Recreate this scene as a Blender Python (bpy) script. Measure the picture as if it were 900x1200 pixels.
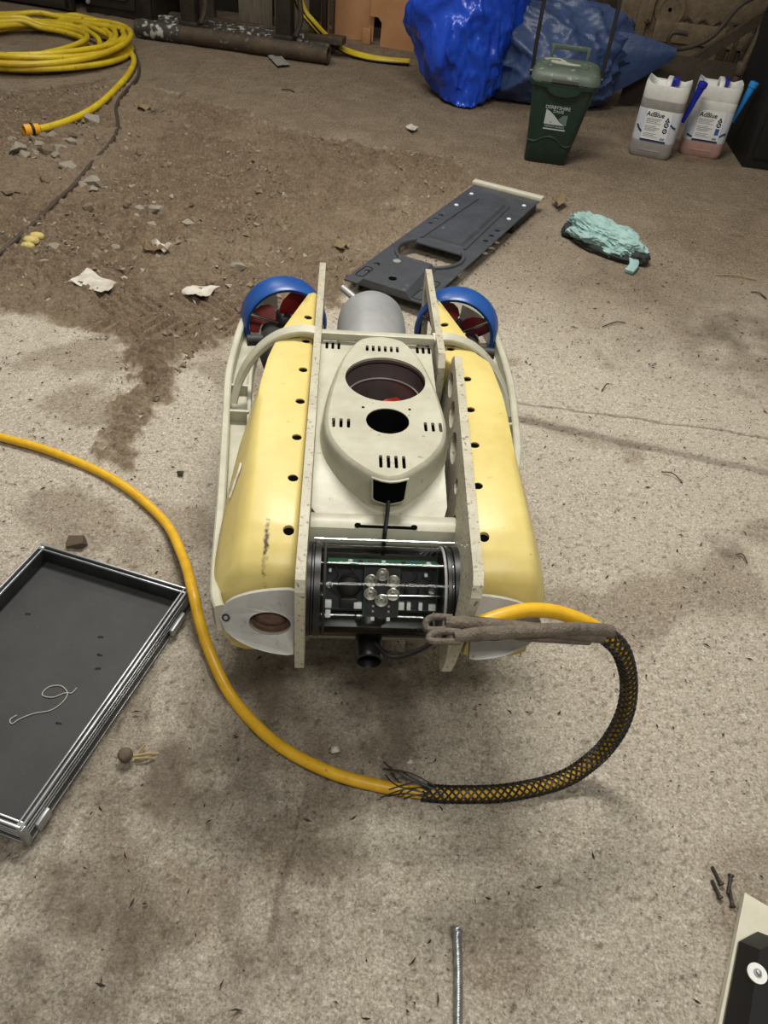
import bpy, bmesh, math, random
import numpy as np
from math import sin, cos, pi, radians, sqrt, atan2
from mathutils import Vector, Matrix
from mathutils.geometry import tessellate_polygon

for o in list(bpy.data.objects):
    bpy.data.objects.remove(o, do_unlink=True)
S = bpy.context.scene
COL = S.collection

# ------------------------------------------------------------------ camera
CAM_H, PITCH, ROLL, FOC = 1.2, radians(42), radians(6), 900.0
FW = Vector((0, cos(PITCH), -sin(PITCH)))
R0 = Vector((1, 0, 0)); U0 = Vector((0, sin(PITCH), cos(PITCH)))
RT = R0 * cos(ROLL) + U0 * sin(ROLL)
UP = -R0 * sin(ROLL) + U0 * cos(ROLL)
CP = Vector((0, 0, CAM_H))
cam = bpy.data.cameras.new('camera')
cam.sensor_fit = 'VERTICAL'; cam.sensor_height = 36; cam.lens = 36 * FOC / 1200
cam.clip_start = .02
camo = bpy.data.objects.new('camera', cam); COL.objects.link(camo)
m = Matrix((RT, UP, -FW)).transposed().to_4x4(); m.translation = CP
camo.matrix_world = m
S.camera = camo

def at(x, y, z=0.0):
    d = FW + RT * ((x - 450) / FOC) - UP * ((y - 600) / FOC)
    return CP + d * ((z - CAM_H) / d.z)

def pj(P):
    v = Vector(P) - CP; w = v.dot(FW)
    return 450 + FOC * v.dot(RT) / w, 600 - FOC * v.dot(UP) / w

def at_y(px, py, Y):
    d = FW + RT * ((px - 450) / FOC) - UP * ((py - 600) / FOC); return CP + d * (Y / d.y)

def hgt(base, ytop):
    lo, hi = 0, 3
    for _ in range(40):
        mi = (lo + hi) / 2
        if pj(base + Vector((0, 0, mi)))[1] > ytop: lo = mi
        else: hi = mi
    return lo

# ------------------------------------------------------------------ world, lights, exposure
W = bpy.data.worlds.new('barn_air'); S.world = W; W.use_nodes = True
bg = W.node_tree.nodes['Background']
bg.inputs[0].default_value = (1, .93, .82, 1); bg.inputs[1].default_value = .16

def area(name, loc, target, power, sx, sy, col):
    l = bpy.data.lights.new(name, 'AREA'); l.shape = 'RECTANGLE'; l.size = sx; l.size_y = sy
    l.energy = power; l.color = col
    o = bpy.data.objects.new(name, l); COL.objects.link(o); o.location = loc
    o.rotation_euler = (Vector(target) - Vector(loc)).to_track_quat('-Z', 'Y').to_euler()
    return o
area('ceiling_lamp_or_fill', (-.15, 2.25, 3.1), (-.05, 1.5, 0), 78, 1.3, .35, (1, .955, .88))
area('ceiling_lamp_or_fill', (.5, -.6, 3.1), (.3, .3, 0), 34, 1.3, .35, (1, .955, .88))
area('ceiling_lamp_or_fill', (-1.6, 4.3, 3.2), (-1.4, 4.6, 0), 26, 1.3, .35, (1, .955, .88))  # added fill without a known source, brightens the back-left floor
vs = S.view_settings
vs.view_transform = 'Standard'; vs.look = 'None'; vs.gamma = 1; vs.exposure = 0.42
vs.use_curve_mapping = False

# ------------------------------------------------------------------ materials
def lin(c):
    f = lambda u: u / 12.92 if u <= .04045 else ((u + .055) / 1.055) ** 2.4
    return tuple(f(v / 255) for v in c) + (1,)

def mat(name, c1, c2=None, scale=12, rough=.55, metal=0, bump=0, bscale=60, speck=None, sscale=90, sthr=.66, spec=.5, r2=None, stretch=None):
    M = bpy.data.materials.new(name); M.use_nodes = True
    nt = M.node_tree; N = nt.nodes; L = nt.links
    b = N['Principled BSDF']
    b.inputs['Roughness'].default_value = rough; b.inputs['Metallic'].default_value = metal
    b.inputs['Specular IOR Level'].default_value = spec
    tc = N.new('ShaderNodeTexCoord')
    src = tc.outputs['Object']
    if stretch:
        mp = N.new('ShaderNodeMapping'); mp.inputs['Scale'].default_value = stretch
        L.new(src, mp.inputs[0]); src = mp.outputs[0]
    col = None
    if c2 is not None:
        n = N.new('ShaderNodeTexNoise'); n.inputs['Scale'].default_value = scale; n.inputs['Detail'].default_value = 6
        n.inputs['Roughness'].default_value = .65
        L.new(src, n.inputs['Vector'])
        r = N.new('ShaderNodeValToRGB'); r.color_ramp.elements[0].position = .35; r.color_ramp.elements[1].position = .68
        r.color_ramp.elements[0].color = lin(c1); r.color_ramp.elements[1].color = lin(c2)
        L.new(n.outputs[0], r.inputs[0]); col = r.outputs[0]
        if r2 is not None:
            mr = N.new('ShaderNodeMapRange'); mr.inputs[1].default_value = .35; mr.inputs[2].default_value = .68
            mr.inputs[3].default_value = rough; mr.inputs[4].default_value = r2
            L.new(n.outputs[0], mr.inputs[0]); L.new(mr.outputs[0], b.inputs['Roughness'])
    else:
        b.inputs['Base Color'].default_value = lin(c1)
    if speck is not None:
        n2 = N.new('ShaderNodeTexNoise'); n2.inputs['Scale'].default_value = sscale; n2.inputs['Detail'].default_value = 4
        L.new(src, n2.inputs['Vector'])
        r3 = N.new('ShaderNodeValToRGB'); r3.color_ramp.elements[0].position = sthr - .04; r3.color_ramp.elements[1].position = sthr + .06
        r3.color_ramp.elements[0].color = (0, 0, 0, 1); r3.color_ramp.elements[1].color = (1, 1, 1, 1)
        L.new(n2.outputs[0], r3.inputs[0])
        mx = N.new('ShaderNodeMix'); mx.data_type = 'RGBA'
        L.new(r3.outputs[0], mx.inputs[0])
        if col: L.new(col, mx.inputs[6])
        else: mx.inputs[6].default_value = lin(c1)
        mx.inputs[7].default_value = lin(speck); col = mx.outputs[2]
    if col: L.new(col, b.inputs['Base Color'])
    if bump:
        nb = N.new('ShaderNodeTexNoise'); nb.inputs['Scale'].default_value = bscale; nb.inputs['Detail'].default_value = 5
        L.new(src, nb.inputs['Vector'])
        bp = N.new('ShaderNodeBump'); bp.inputs['Strength'].default_value = bump; bp.inputs['Distance'].default_value = .01
        L.new(nb.outputs[0], bp.inputs['Height']); L.new(bp.outputs[0], b.inputs['Normal'])
    return M

M = {}
M['cream'] = mat('cream_plastic', (180, 179, 161), (160, 157, 138), 14, .42, speck=(120, 110, 90), sscale=70, sthr=.72, bump=.05)
M['plate'] = mat('scuffed_plate', (182, 178, 158), (158, 152, 132), 18, .5, speck=(110, 98, 80), sscale=160, sthr=.62, bump=.12, bscale=140)
M['yellow'] = mat('yellow_float_skin', (210, 194, 122), (194, 176, 102), 7, .4, speck=(150, 120, 60), sscale=55, sthr=.74, bump=.06, bscale=30)
def scuff(Mt, cx, cy, rx, ry):
    nt = Mt.node_tree; N = nt.nodes; L = nt.links; b = N['Principled BSDF']
    old = b.inputs['Base Color'].links[0].from_socket
    tc = N.new('ShaderNodeTexCoord'); mp = N.new('ShaderNodeMapping'); mp.vector_type = 'POINT'
    mp.inputs['Location'].default_value = (-cx / rx, -cy / ry, 0); mp.inputs['Scale'].default_value = (1 / rx, 1 / ry, 0)
    L.new(tc.outputs['Object'], mp.inputs[0])
    ln = N.new('ShaderNodeVectorMath'); ln.operation = 'LENGTH'; L.new(mp.outputs[0], ln.inputs[0])
    n = N.new('ShaderNodeTexNoise'); n.inputs['Scale'].default_value = 160; n.inputs['Detail'].default_value = 5; L.new(tc.outputs['Object'], n.inputs['Vector'])
    ad = N.new('ShaderNodeMath'); ad.operation = 'MULTIPLY_ADD'; ad.inputs[1].default_value = 1.8; L.new(n.outputs[0], ad.inputs[0]); L.new(ln.outputs['Value'], ad.inputs[2])
    mr = N.new('ShaderNodeMapRange'); mr.inputs[1].default_value = 1.7; mr.inputs[2].default_value = 1.1; L.new(ad.outputs[0], mr.inputs[0])
    mx = N.new('ShaderNodeMix'); mx.data_type = 'RGBA'; L.new(mr.outputs[0], mx.inputs[0]); L.new(old, mx.inputs[6]); mx.inputs[7].default_value = lin((72, 54, 34))
    L.new(mx.outputs[2], b.inputs['Base Color'])
scuff(M['yellow'], -.168, .115, .006, .055)
M['black'] = mat('black_plastic', (14, 14, 15), None, rough=.4)
M['hole'] = mat('bore_black', (4, 4, 4), None, rough=.9, spec=.05)
M['rubber'] = mat('black_rubber', (22, 22, 22), (34, 33, 31), 30, .6)
M['blue'] = mat('blue_duct', (22, 66, 132), (30, 80, 152), 12, .35)
M['red'] = mat('red_blade', (150, 30, 26), (112, 22, 22), 20, .4)
M['redbright'] = mat('red_orange_blade', (205, 62, 40), None, rough=.4)
M['alu'] = mat('brushed_aluminium', (178, 180, 180), (150, 152, 153), 10, .36, .45, r2=.48)
M['steel'] = mat('bright_steel', (200, 200, 200), None, rough=.22, metal=1)
M['duct'] = mat('duct_grey', (92, 86, 86), (74, 70, 70), 15, .4)
M['lampgrey'] = mat('lamp_fairing_grey', (176, 176, 172), (154, 154, 150), 20, .45, speck=(120, 116, 108), sscale=60, sthr=.7)
M['amber'] = mat('lamp_glass_brown', (70, 50, 38), (96, 74, 60), 40, .12)
M['pcb'] = mat('green_circuit_board', (20, 66, 50), (28, 84, 62), 60, .4)
M['chip'] = mat('dark_component', (26, 27, 29), (40, 42, 45), 120, .45)
M['white'] = mat('white_plastic', (226, 228, 226), (206, 208, 206), 25, .4)
M['led'] = mat('led_reflector', (226, 224, 214), (160, 158, 148), 140, .18, .7)
M['tether'] = mat('yellow_tether_jacket', (222, 178, 40), (204, 156, 28), 40, .38, speck=(120, 84, 20), sscale=120, sthr=.7)
M['sock'] = mat('black_braid', (20, 20, 19), (44, 42, 38), 200, .5)
M['webbing'] = mat('grey_brown_webbing', (112, 102, 90), (84, 76, 66), 60, .8, bump=.5, bscale=260)
M['hose'] = mat('yellow_hose', (222, 200, 44), (196, 164, 40), 9, .38, speck=(150, 112, 40), sscale=30, sthr=.66)
M['hoseend'] = mat('orange_hose_connector', (232, 164, 40), None, rough=.4)
M['pan'] = mat('dark_grey_pan', (74, 77, 82), (56, 59, 63), 9, .38, speck=(112, 112, 112), sscale=45, sthr=.70, r2=.55)
M['creamstrip'] = mat('cream_strip', (204, 202, 184), (190, 187, 168), 20, .5)
M['trayfoam'] = mat('dark_grey_foam', (58, 59, 60), (50, 51, 52), 14, .75, bump=.06, bscale=200, speck=(84, 84, 84), sscale=220, sthr=.73)
M['trayrim'] = mat('case_aluminium', (178, 181, 184), (140, 143, 146), 16, .35, .7, r2=.5)
M['traydark'] = mat('case_side_dark', (70, 72, 74), (52, 54, 56), 18, .4, .6)
M['thread'] = mat('pale_thread', (170, 168, 160), None, rough=.8)
M['teal'] = mat('teal_cloth', (158, 190, 186), (128, 162, 160), 25, .8, bump=.4, bscale=60)
M['clothblack'] = mat('soiled_dark_cloth', (26, 30, 30), (48, 52, 50), 40, .8)
M['bagblue'] = mat('bright_blue_bag_film', (18, 58, 178), (28, 82, 206), 5, .24, bump=.5, bscale=20)
M['bagdull'] = mat('dusty_blue_bag_film', (46, 66, 108), (62, 82, 120), 5, .4, bump=.5, bscale=20)
M['bin'] = mat('dark_green_bin', (18, 40, 31), (25, 50, 39), 14, .42, speck=(70, 92, 78), sscale=50, sthr=.72)
M['binlid'] = mat('faded_green_lid', (72, 86, 76), (94, 106, 94), 10, .5, speck=(150, 158, 146), sscale=30, sthr=.68)
M['dust'] = mat('pale_dust_patch', (176, 176, 162), (150, 152, 138), 30, .8)
M['print'] = mat('pale_print', (176, 186, 184), None, rough=.5)
M['printgrey'] = mat('grey_green_print', (92, 112, 102), None, rough=.5)
M['canwhite'] = mat('milky_can_plastic', (218, 219, 214), (198, 199, 194), 16, .4)
M['canliquid'] = mat('grey_filled_can_plastic', (128, 124, 120), (146, 142, 138), 14, .4)
M['canpink'] = mat('pinkish_filled_can_plastic', (152, 118, 108), (170, 138, 128), 14, .4)
M['label'] = mat('label_paper', (196, 202, 210), (184, 190, 198), 20, .45)
M['navy'] = mat('navy_print', (18, 34, 84), None, rough=.5)
M['inkgrey'] = mat('grey_small_print', (128, 132, 140), None, rough=.6)
M['ink'] = mat('black_print', (12, 12, 18), None, rough=.5)
M['capblue'] = mat('deep_blue_cap', (16, 34, 150), None, rough=.35)
M['spoutlight'] = mat('light_blue_spout', (44, 132, 208), None, rough=.35)
M['bluestroke'] = mat('mid_blue_print', (40, 90, 150), None, rough=.5)
M['iron'] = mat('dark_iron', (44, 40, 36), (62, 54, 46), 12, .55, .3, bump=.2, bscale=50)
M['rust'] = mat('rusty_steel', (64, 56, 46), (92, 76, 58), 10, .7, .2, bump=.3, bscale=50, speck=(120, 112, 98), sscale=30, sthr=.66)
M['flakes'] = mat('paint_flaked_rail', (52, 50, 46), (70, 66, 58), 14, .7, speck=(186, 186, 180), sscale=26, sthr=.56, bump=.3)
M['wood'] = mat('grey_old_wood', (126, 116, 100), (96, 86, 72), 8, .8, bump=.2, bscale=40, stretch=(8, 8, 1))
M['board'] = mat('orange_brown_board', (186, 138, 94), (170, 122, 80), 5, .55)
M['darkwood'] = mat('dark_brown_wood', (92, 76, 56), (62, 50, 36), 7, .8, bump=.4, bscale=30, stretch=(5, 5, 1.4), speck=(128, 112, 86), sscale=40, sthr=.68)
M['castdirt'] = mat('mud_caked_cast_panel', (134, 118, 94), (100, 86, 66), 9, .85, bump=.5, bscale=40, speck=(140, 126, 102), sscale=50, sthr=.66)
M['sheet'] = mat('rust_brown_sheet', (72, 60, 48), (52, 44, 35), 9, .75, bump=.3, bscale=40)
M['wall'] = mat('barn_wall_dark', (58, 50, 42), (36, 31, 26), 4, .9, bump=.6, bscale=20)
M['soot'] = mat('black_cabinet_paint', (12, 12, 12), (18, 17, 16), 12, .6)
M['cable'] = mat('dark_brown_cable', (58, 50, 44), (78, 68, 58), 30, .6)
M['rock'] = mat('grey_stone', (172, 164, 149), (128, 120, 107), 30, .85, bump=.5, bscale=70)
M['rockdark'] = mat('dusty_stone', (146, 130, 109), (114, 100, 82), 30, .9, bump=.5, bscale=70)
M['brownstone'] = mat('brown_stone', (104, 90, 76), (84, 72, 60), 40, .9, bump=.5, bscale=120)
M['paper'] = mat('dirty_white_paper', (206, 202, 192), (168, 160, 146), 25, .7, bump=.2)
M['packet'] = mat('grey_packet', (150, 150, 146), (126, 126, 122), 25, .5)
M['foam'] = mat('yellow_foam', (206, 190, 124), (182, 162, 96), 40, .9, bump=.6, bscale=120)
M['straw'] = mat('straw', (166, 146, 104), (130, 110, 76), 60, .8)
M['twig'] = mat('dark_twig', (52, 42, 32), (70, 58, 46), 60, .9)
M['leaf'] = mat('dry_leaf', (110, 92, 66), (140, 122, 92), 40, .8)
M['wire'] = mat('galvanised_wire', (176, 180, 182), (130, 134, 136), 120, .35, .9)
M['rustred'] = mat('rust_red', (110, 48, 28), (70, 36, 24), 80, .8)
M['boltdark'] = mat('dark_bolt', (58, 54, 50), (84, 78, 70), 80, .45, .6)

def clear_tube():
    Mt = bpy.data.materials.new('clear_acrylic'); Mt.use_nodes = True
    nt = Mt.node_tree; N = nt.nodes; L = nt.links
    N.remove(N['Principled BSDF'])
    t = N.new('ShaderNodeBsdfTransparent'); t.inputs[0].default_value = (.93, .95, .945, 1)
    g = N.new('ShaderNodeBsdfGlossy'); g.inputs['Roughness'].default_value = .04
    f = N.new('ShaderNodeFresnel'); f.inputs[0].default_value = 1.22
    mx = N.new('ShaderNodeMixShader')
    L.new(f.outputs[0], mx.inputs[0]); L.new(t.outputs[0], mx.inputs[1]); L.new(g.outputs[0], mx.inputs[2])
    L.new(mx.outputs[0], N['Material Output'].inputs[0])
    return Mt
M['glass'] = clear_tube()

# ------------------------------------------------------------------ mesh helpers
class MB:
    def __init__(s): s.v = []; s.f = []
    def add(s, vs, fs):
        n = len(s.v); s.v += [tuple(p) for p in vs]; s.f += [tuple(i + n for i in f) for f in fs]; return s
    def xf(s, M4):
        s.v = [tuple(M4 @ Vector(p)) for p in s.v]; return s
    def box(s, c, d, rz=0, bev=0):
        hx, hy, hz = d[0] / 2, d[1] / 2, d[2] / 2
        R = Matrix.Rotation(rz, 3, 'Z')
        if bev <= 0:
            vs = [(x, y, z) for z in (-hz, hz) for x, y in ((-hx, -hy), (hx, -hy), (hx, hy), (-hx, hy))]
            fs = [(3, 2, 1, 0), (4, 5, 6, 7), (0, 1, 5, 4), (1, 2, 6, 5), (2, 3, 7, 6), (3, 0, 4, 7)]
        else:
            bm = bmesh.new(); bmesh.ops.create_cube(bm, size=1)
            for v in bm.verts: v.co = Vector((v.co.x * d[0], v.co.y * d[1], v.co.z * d[2]))
            bmesh.ops.bevel(bm, geom=bm.edges[:], offset=bev, segments=2, affect='EDGES', profile=.5)
            bm.verts.index_update()
            vs = [v.co.copy() for v in bm.verts]; fs = [tuple(v.index for v in f.verts) for f in bm.faces]; bm.free()
        return s.add([R @ Vector(p) + Vector(c) for p in vs], fs)
    def rings(s, rings, cap0=True, cap1=True, close=True):
        n = len(rings[0]); vs = [p for r in rings for p in r]; fs = []
        for k in range(len(rings) - 1):
            for i in range(n if close else n - 1):
                j = (i + 1) % n
                fs.append((k * n + i, k * n + j, (k + 1) * n + j, (k + 1) * n + i))
        if cap0: fs.append(tuple(range(n - 1, -1, -1)))
        if cap1: fs.append(tuple((len(rings) - 1) * n + i for i in range(n)))
        return s.add(vs, fs)
    def cyl(s, a, b, r, r2=None, n=24, caps=True):
        a = Vector(a); b = Vector(b); r2 = r if r2 is None else r2
        return s.rings([circ(a, b - a, r, n), circ(b, b - a, r2, n)], caps, caps)
    def lathe(s, prof, a=(0, 0, 0), axis=(0, 0, 1), n=32, caps=(True, True)):
        a = Vector(a); ax = Vector(axis).normalized()
        return s.rings([circ(a + ax * h, ax, max(r, 1e-5), n) for r, h in prof], *caps)
    def sweep(s, path, r, n=10, caps=True, rad=None):
        P = [Vector(p) for p in path]; rings = []
        t = (P[1] - P[0]).normalized()
        u = t.orthogonal().normalized()
        for i, p in enumerate(P):
            t2 = (P[min(i + 1, len(P) - 1)] - P[max(i - 1, 0)]).normalized()
            q = t.rotation_difference(t2); u = (q @ u).normalized(); u = (u - t2 * u.dot(t2)).normalized(); t = t2
            w = t.cross(u); rr = rad[i] if rad else r
            rings.append([p + (u * cos(2 * pi * k / n) + w * sin(2 * pi * k / n)) * rr for k in range(n)])
        return s.rings(rings, caps, caps)
    def ribbon(s, path, w, h, side=None):
        """rectangular section swept along path; w across (horizontal), h vertical"""
        P = [Vector(p) for p in path]; rings = []
        for i, p in enumerate(P):
            t = (P[min(i + 1, len(P) - 1)] - P[max(i - 1, 0)]).normalized()
            sd = t.cross(Vector((0, 0, 1))) if side is None else Vector(side)
            sd = (sd - t * sd.dot(t)).normalized(); up = sd.cross(t)
            c = min(w, h) * .18
            pr = [(-w/2 + c, -h/2), (w/2 - c, -h/2), (w/2, -h/2 + c), (w/2, h/2 - c), (w/2 - c, h/2), (-w/2 + c, h/2), (-w/2, h/2 - c), (-w/2, -h/2 + c)]
            rings.append([p + sd * a + up * b for a, b in pr])
        return s.rings(rings)
    def shape(s, outer, holes=(), t=.01, f=None, z0=0):
        """flat outline with holes, extruded from z0 to z0+t; f maps (u,v,w) to a point"""
        f = f or (lambda u, v, w: (u, v, w))
        polys = [outer] + list(holes)
        tri = tessellate_polygon([[Vector((p[0], p[1], 0)) for p in q] for q in polys])
        flat = [p for q in polys for p in q]; n = len(flat)
        vs = [f(p[0], p[1], z0) for p in flat] + [f(p[0], p[1], z0 + t) for p in flat]
        fs = []
        for a, b, c in tri:
            fs.append((a, b, c)); fs.append((n + c, n + b, n + a))
        o = 0
        for q in polys:
            k = len(q)
            for i in range(k):
                j = (i + 1) % k; fs.append((o + i, o + j, n + o + j, n + o + i))
            o += k
        return s.add(vs, fs)
    def mesh(s, name, mt, smooth=35, fix=True):
        me = bpy.data.meshes.new(name); me.from_pydata(s.v, [], s.f)
        if fix:
            bm = bmesh.new(); bm.from_mesh(me); bmesh.ops.recalc_face_normals(bm, faces=bm.faces[:]); bm.to_mesh(me); bm.free()
        me.materials.append(M[mt] if isinstance(mt, str) else mt)
        if smooth:
            me.polygons.foreach_set('use_smooth', [True] * len(me.polygons))
            me.set_sharp_from_angle(angle=radians(smooth))
        me.update(); return me
    def build(s, name, mt, parent=None, smooth=35, loc=None, rot=None, label=None, fix=True):
        o = bpy.data.objects.new(name, s.mesh(name, mt, smooth, fix)); COL.objects.link(o)
        if parent: o.parent = parent
        if loc is not None: o.location = loc
        if rot is not None: o.rotation_euler = rot
        if label: o['label'] = label
        return o

def circ(c, ax, r, n):
    ax = Vector(ax).normalized(); u = ax.orthogonal().normalized(); w = ax.cross(u)
    return [Vector(c) + (u * cos(2 * pi * k / n) + w * sin(2 * pi * k / n)) * r for k in range(n)]

def ell(cx, cy, rx, ry, n=24, a0=0):
    return [(cx + rx * cos(a0 + 2 * pi * k / n), cy + ry * sin(a0 + 2 * pi * k / n)) for k in range(n)]

def slot(cx, cy, w, h, n=6):
    r = w / 2
    return [(cx + r * cos(a), cy + h/2 - r + r * sin(a)) for a in [pi * k / n for k in range(n + 1)]] + \
           [(cx + r * cos(a), cy - h/2 + r + r * sin(a)) for a in [pi + pi * k / n for k in range(n + 1)]]

def rrect(cx, cy, w, h, r, n=4):
    pts = []
    for sx, sy, a0 in ((1, 1, 0), (-1, 1, pi/2), (-1, -1, pi), (1, -1, 3*pi/2)):
        for k in range(n + 1):
            a = a0 + pi/2 * k / n
            pts.append((cx + sx * (w/2 - r) + r * cos(a), cy + sy * (h/2 - r) + r * sin(a)))
    return pts

def smooth_path(pts, k=8):
    P = [Vector(p) for p in pts]; out = []
    for i in range(len(P) - 1):
        p0 = P[max(i - 1, 0)]; p1 = P[i]; p2 = P[i + 1]; p3 = P[min(i + 2, len(P) - 1)]
        for j in range(k):
            t = j / k
            out.append(.5 * ((2 * p1) + (p2 - p0) * t + (2 * p0 - 5 * p1 + 4 * p2 - p3) * t * t + (3 * p1 - p0 - 3 * p2 + p3) * t ** 3))
    out.append(P[-1]); return out

def tag(o, label, cat, group=None, kind=None):
    if label: o['label'] = label
    if cat: o['category'] = cat
    if group: o['group'] = group
    if kind: o['kind'] = kind
    return o

def thing(name, label, cat, loc=(0, 0, 0), rz=0, group=None):
    o = bpy.data.objects.new(name, None); COL.objects.link(o); o.empty_display_size = .1
    o.location = loc; o.rotation_euler = (0, 0, rz)
    return tag(o, label, cat, group)

# numpy gradient noise
_rng = np.random.RandomState(7)
_perm = _rng.permutation(512); _perm = np.concatenate([_perm, _perm])
_ga = _rng.rand(512) * 2 * pi
def pn(x, y):
    x = np.asarray(x, float); y = np.asarray(y, float)
    xi = np.floor(x).astype(int); yi = np.floor(y).astype(int); xf = x - xi; yf = y - yi
    u = xf ** 3 * (xf * (xf * 6 - 15) + 10); v = yf ** 3 * (yf * (yf * 6 - 15) + 10)
    def g(dx, dy):
        h = _ga[_perm[(_perm[(xi + dx) & 511] + yi + dy) & 511]]
        return np.cos(h) * (xf - dx) + np.sin(h) * (yf - dy)
    a = g(0, 0) * (1 - u) + g(1, 0) * u; b = g(0, 1) * (1 - u) + g(1, 1) * u
    return (a * (1 - v) + b * v) * 1.5
def fbm(x, y, o=4, ro=.5):
    s = 0; a = 1; f = 1
    for k in range(o):
        s = s + a * pn(x * f + 17.3 * k, y * f - 9.1 * k); a *= ro; f *= 2.03
    return s
def n3(p, s):   # cheap 3d noise out of 2d slices
    x, y, z = p[:, 0] * s, p[:, 1] * s, p[:, 2] * s
    return (pn(x + 3.1 * 0 + z * .57, y + z * .83) + pn(y * 1.01 + x * .61 + 40, z * 1.03 + 11 - x * .4) + pn(z + 70 + y * .37, x + 23)) / 1.7

# ------------------------------------------------------------------ floor
def inside(px, py, poly):
    c = np.zeros(px.shape, bool); n = len(poly)
    for i in range(n):
        x1, y1 = poly[i]; x2, y2 = poly[(i + 1) % n]
        k = ((y1 > py) != (y2 > py)) & (px < (x2 - x1) * (py - y1) / (y2 - y1 + 1e-12) + x1); c ^= k
    return c
def sdist(px, py, poly):
    d = np.full(px.shape, 1e9); n = len(poly)
    for i in range(n):
        x1, y1 = poly[i]; x2, y2 = poly[(i + 1) % n]; ex, ey = x2 - x1, y2 - y1
        t = np.clip(((px - x1) * ex + (py - y1) * ey) / (ex * ex + ey * ey + 1e-12), 0, 1)
        d = np.minimum(d, np.hypot(px - x1 - t * ex, py - y1 - t * ey))
    return np.where(inside(px, py, poly), d, -d)
def gp(l): return [tuple(at(x, y))[:2] for x, y in l]
def sst(a, b, x):
    t = np.clip((x - a) / (b - a), 0, 1); return t * t * (3 - 2 * t)

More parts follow.
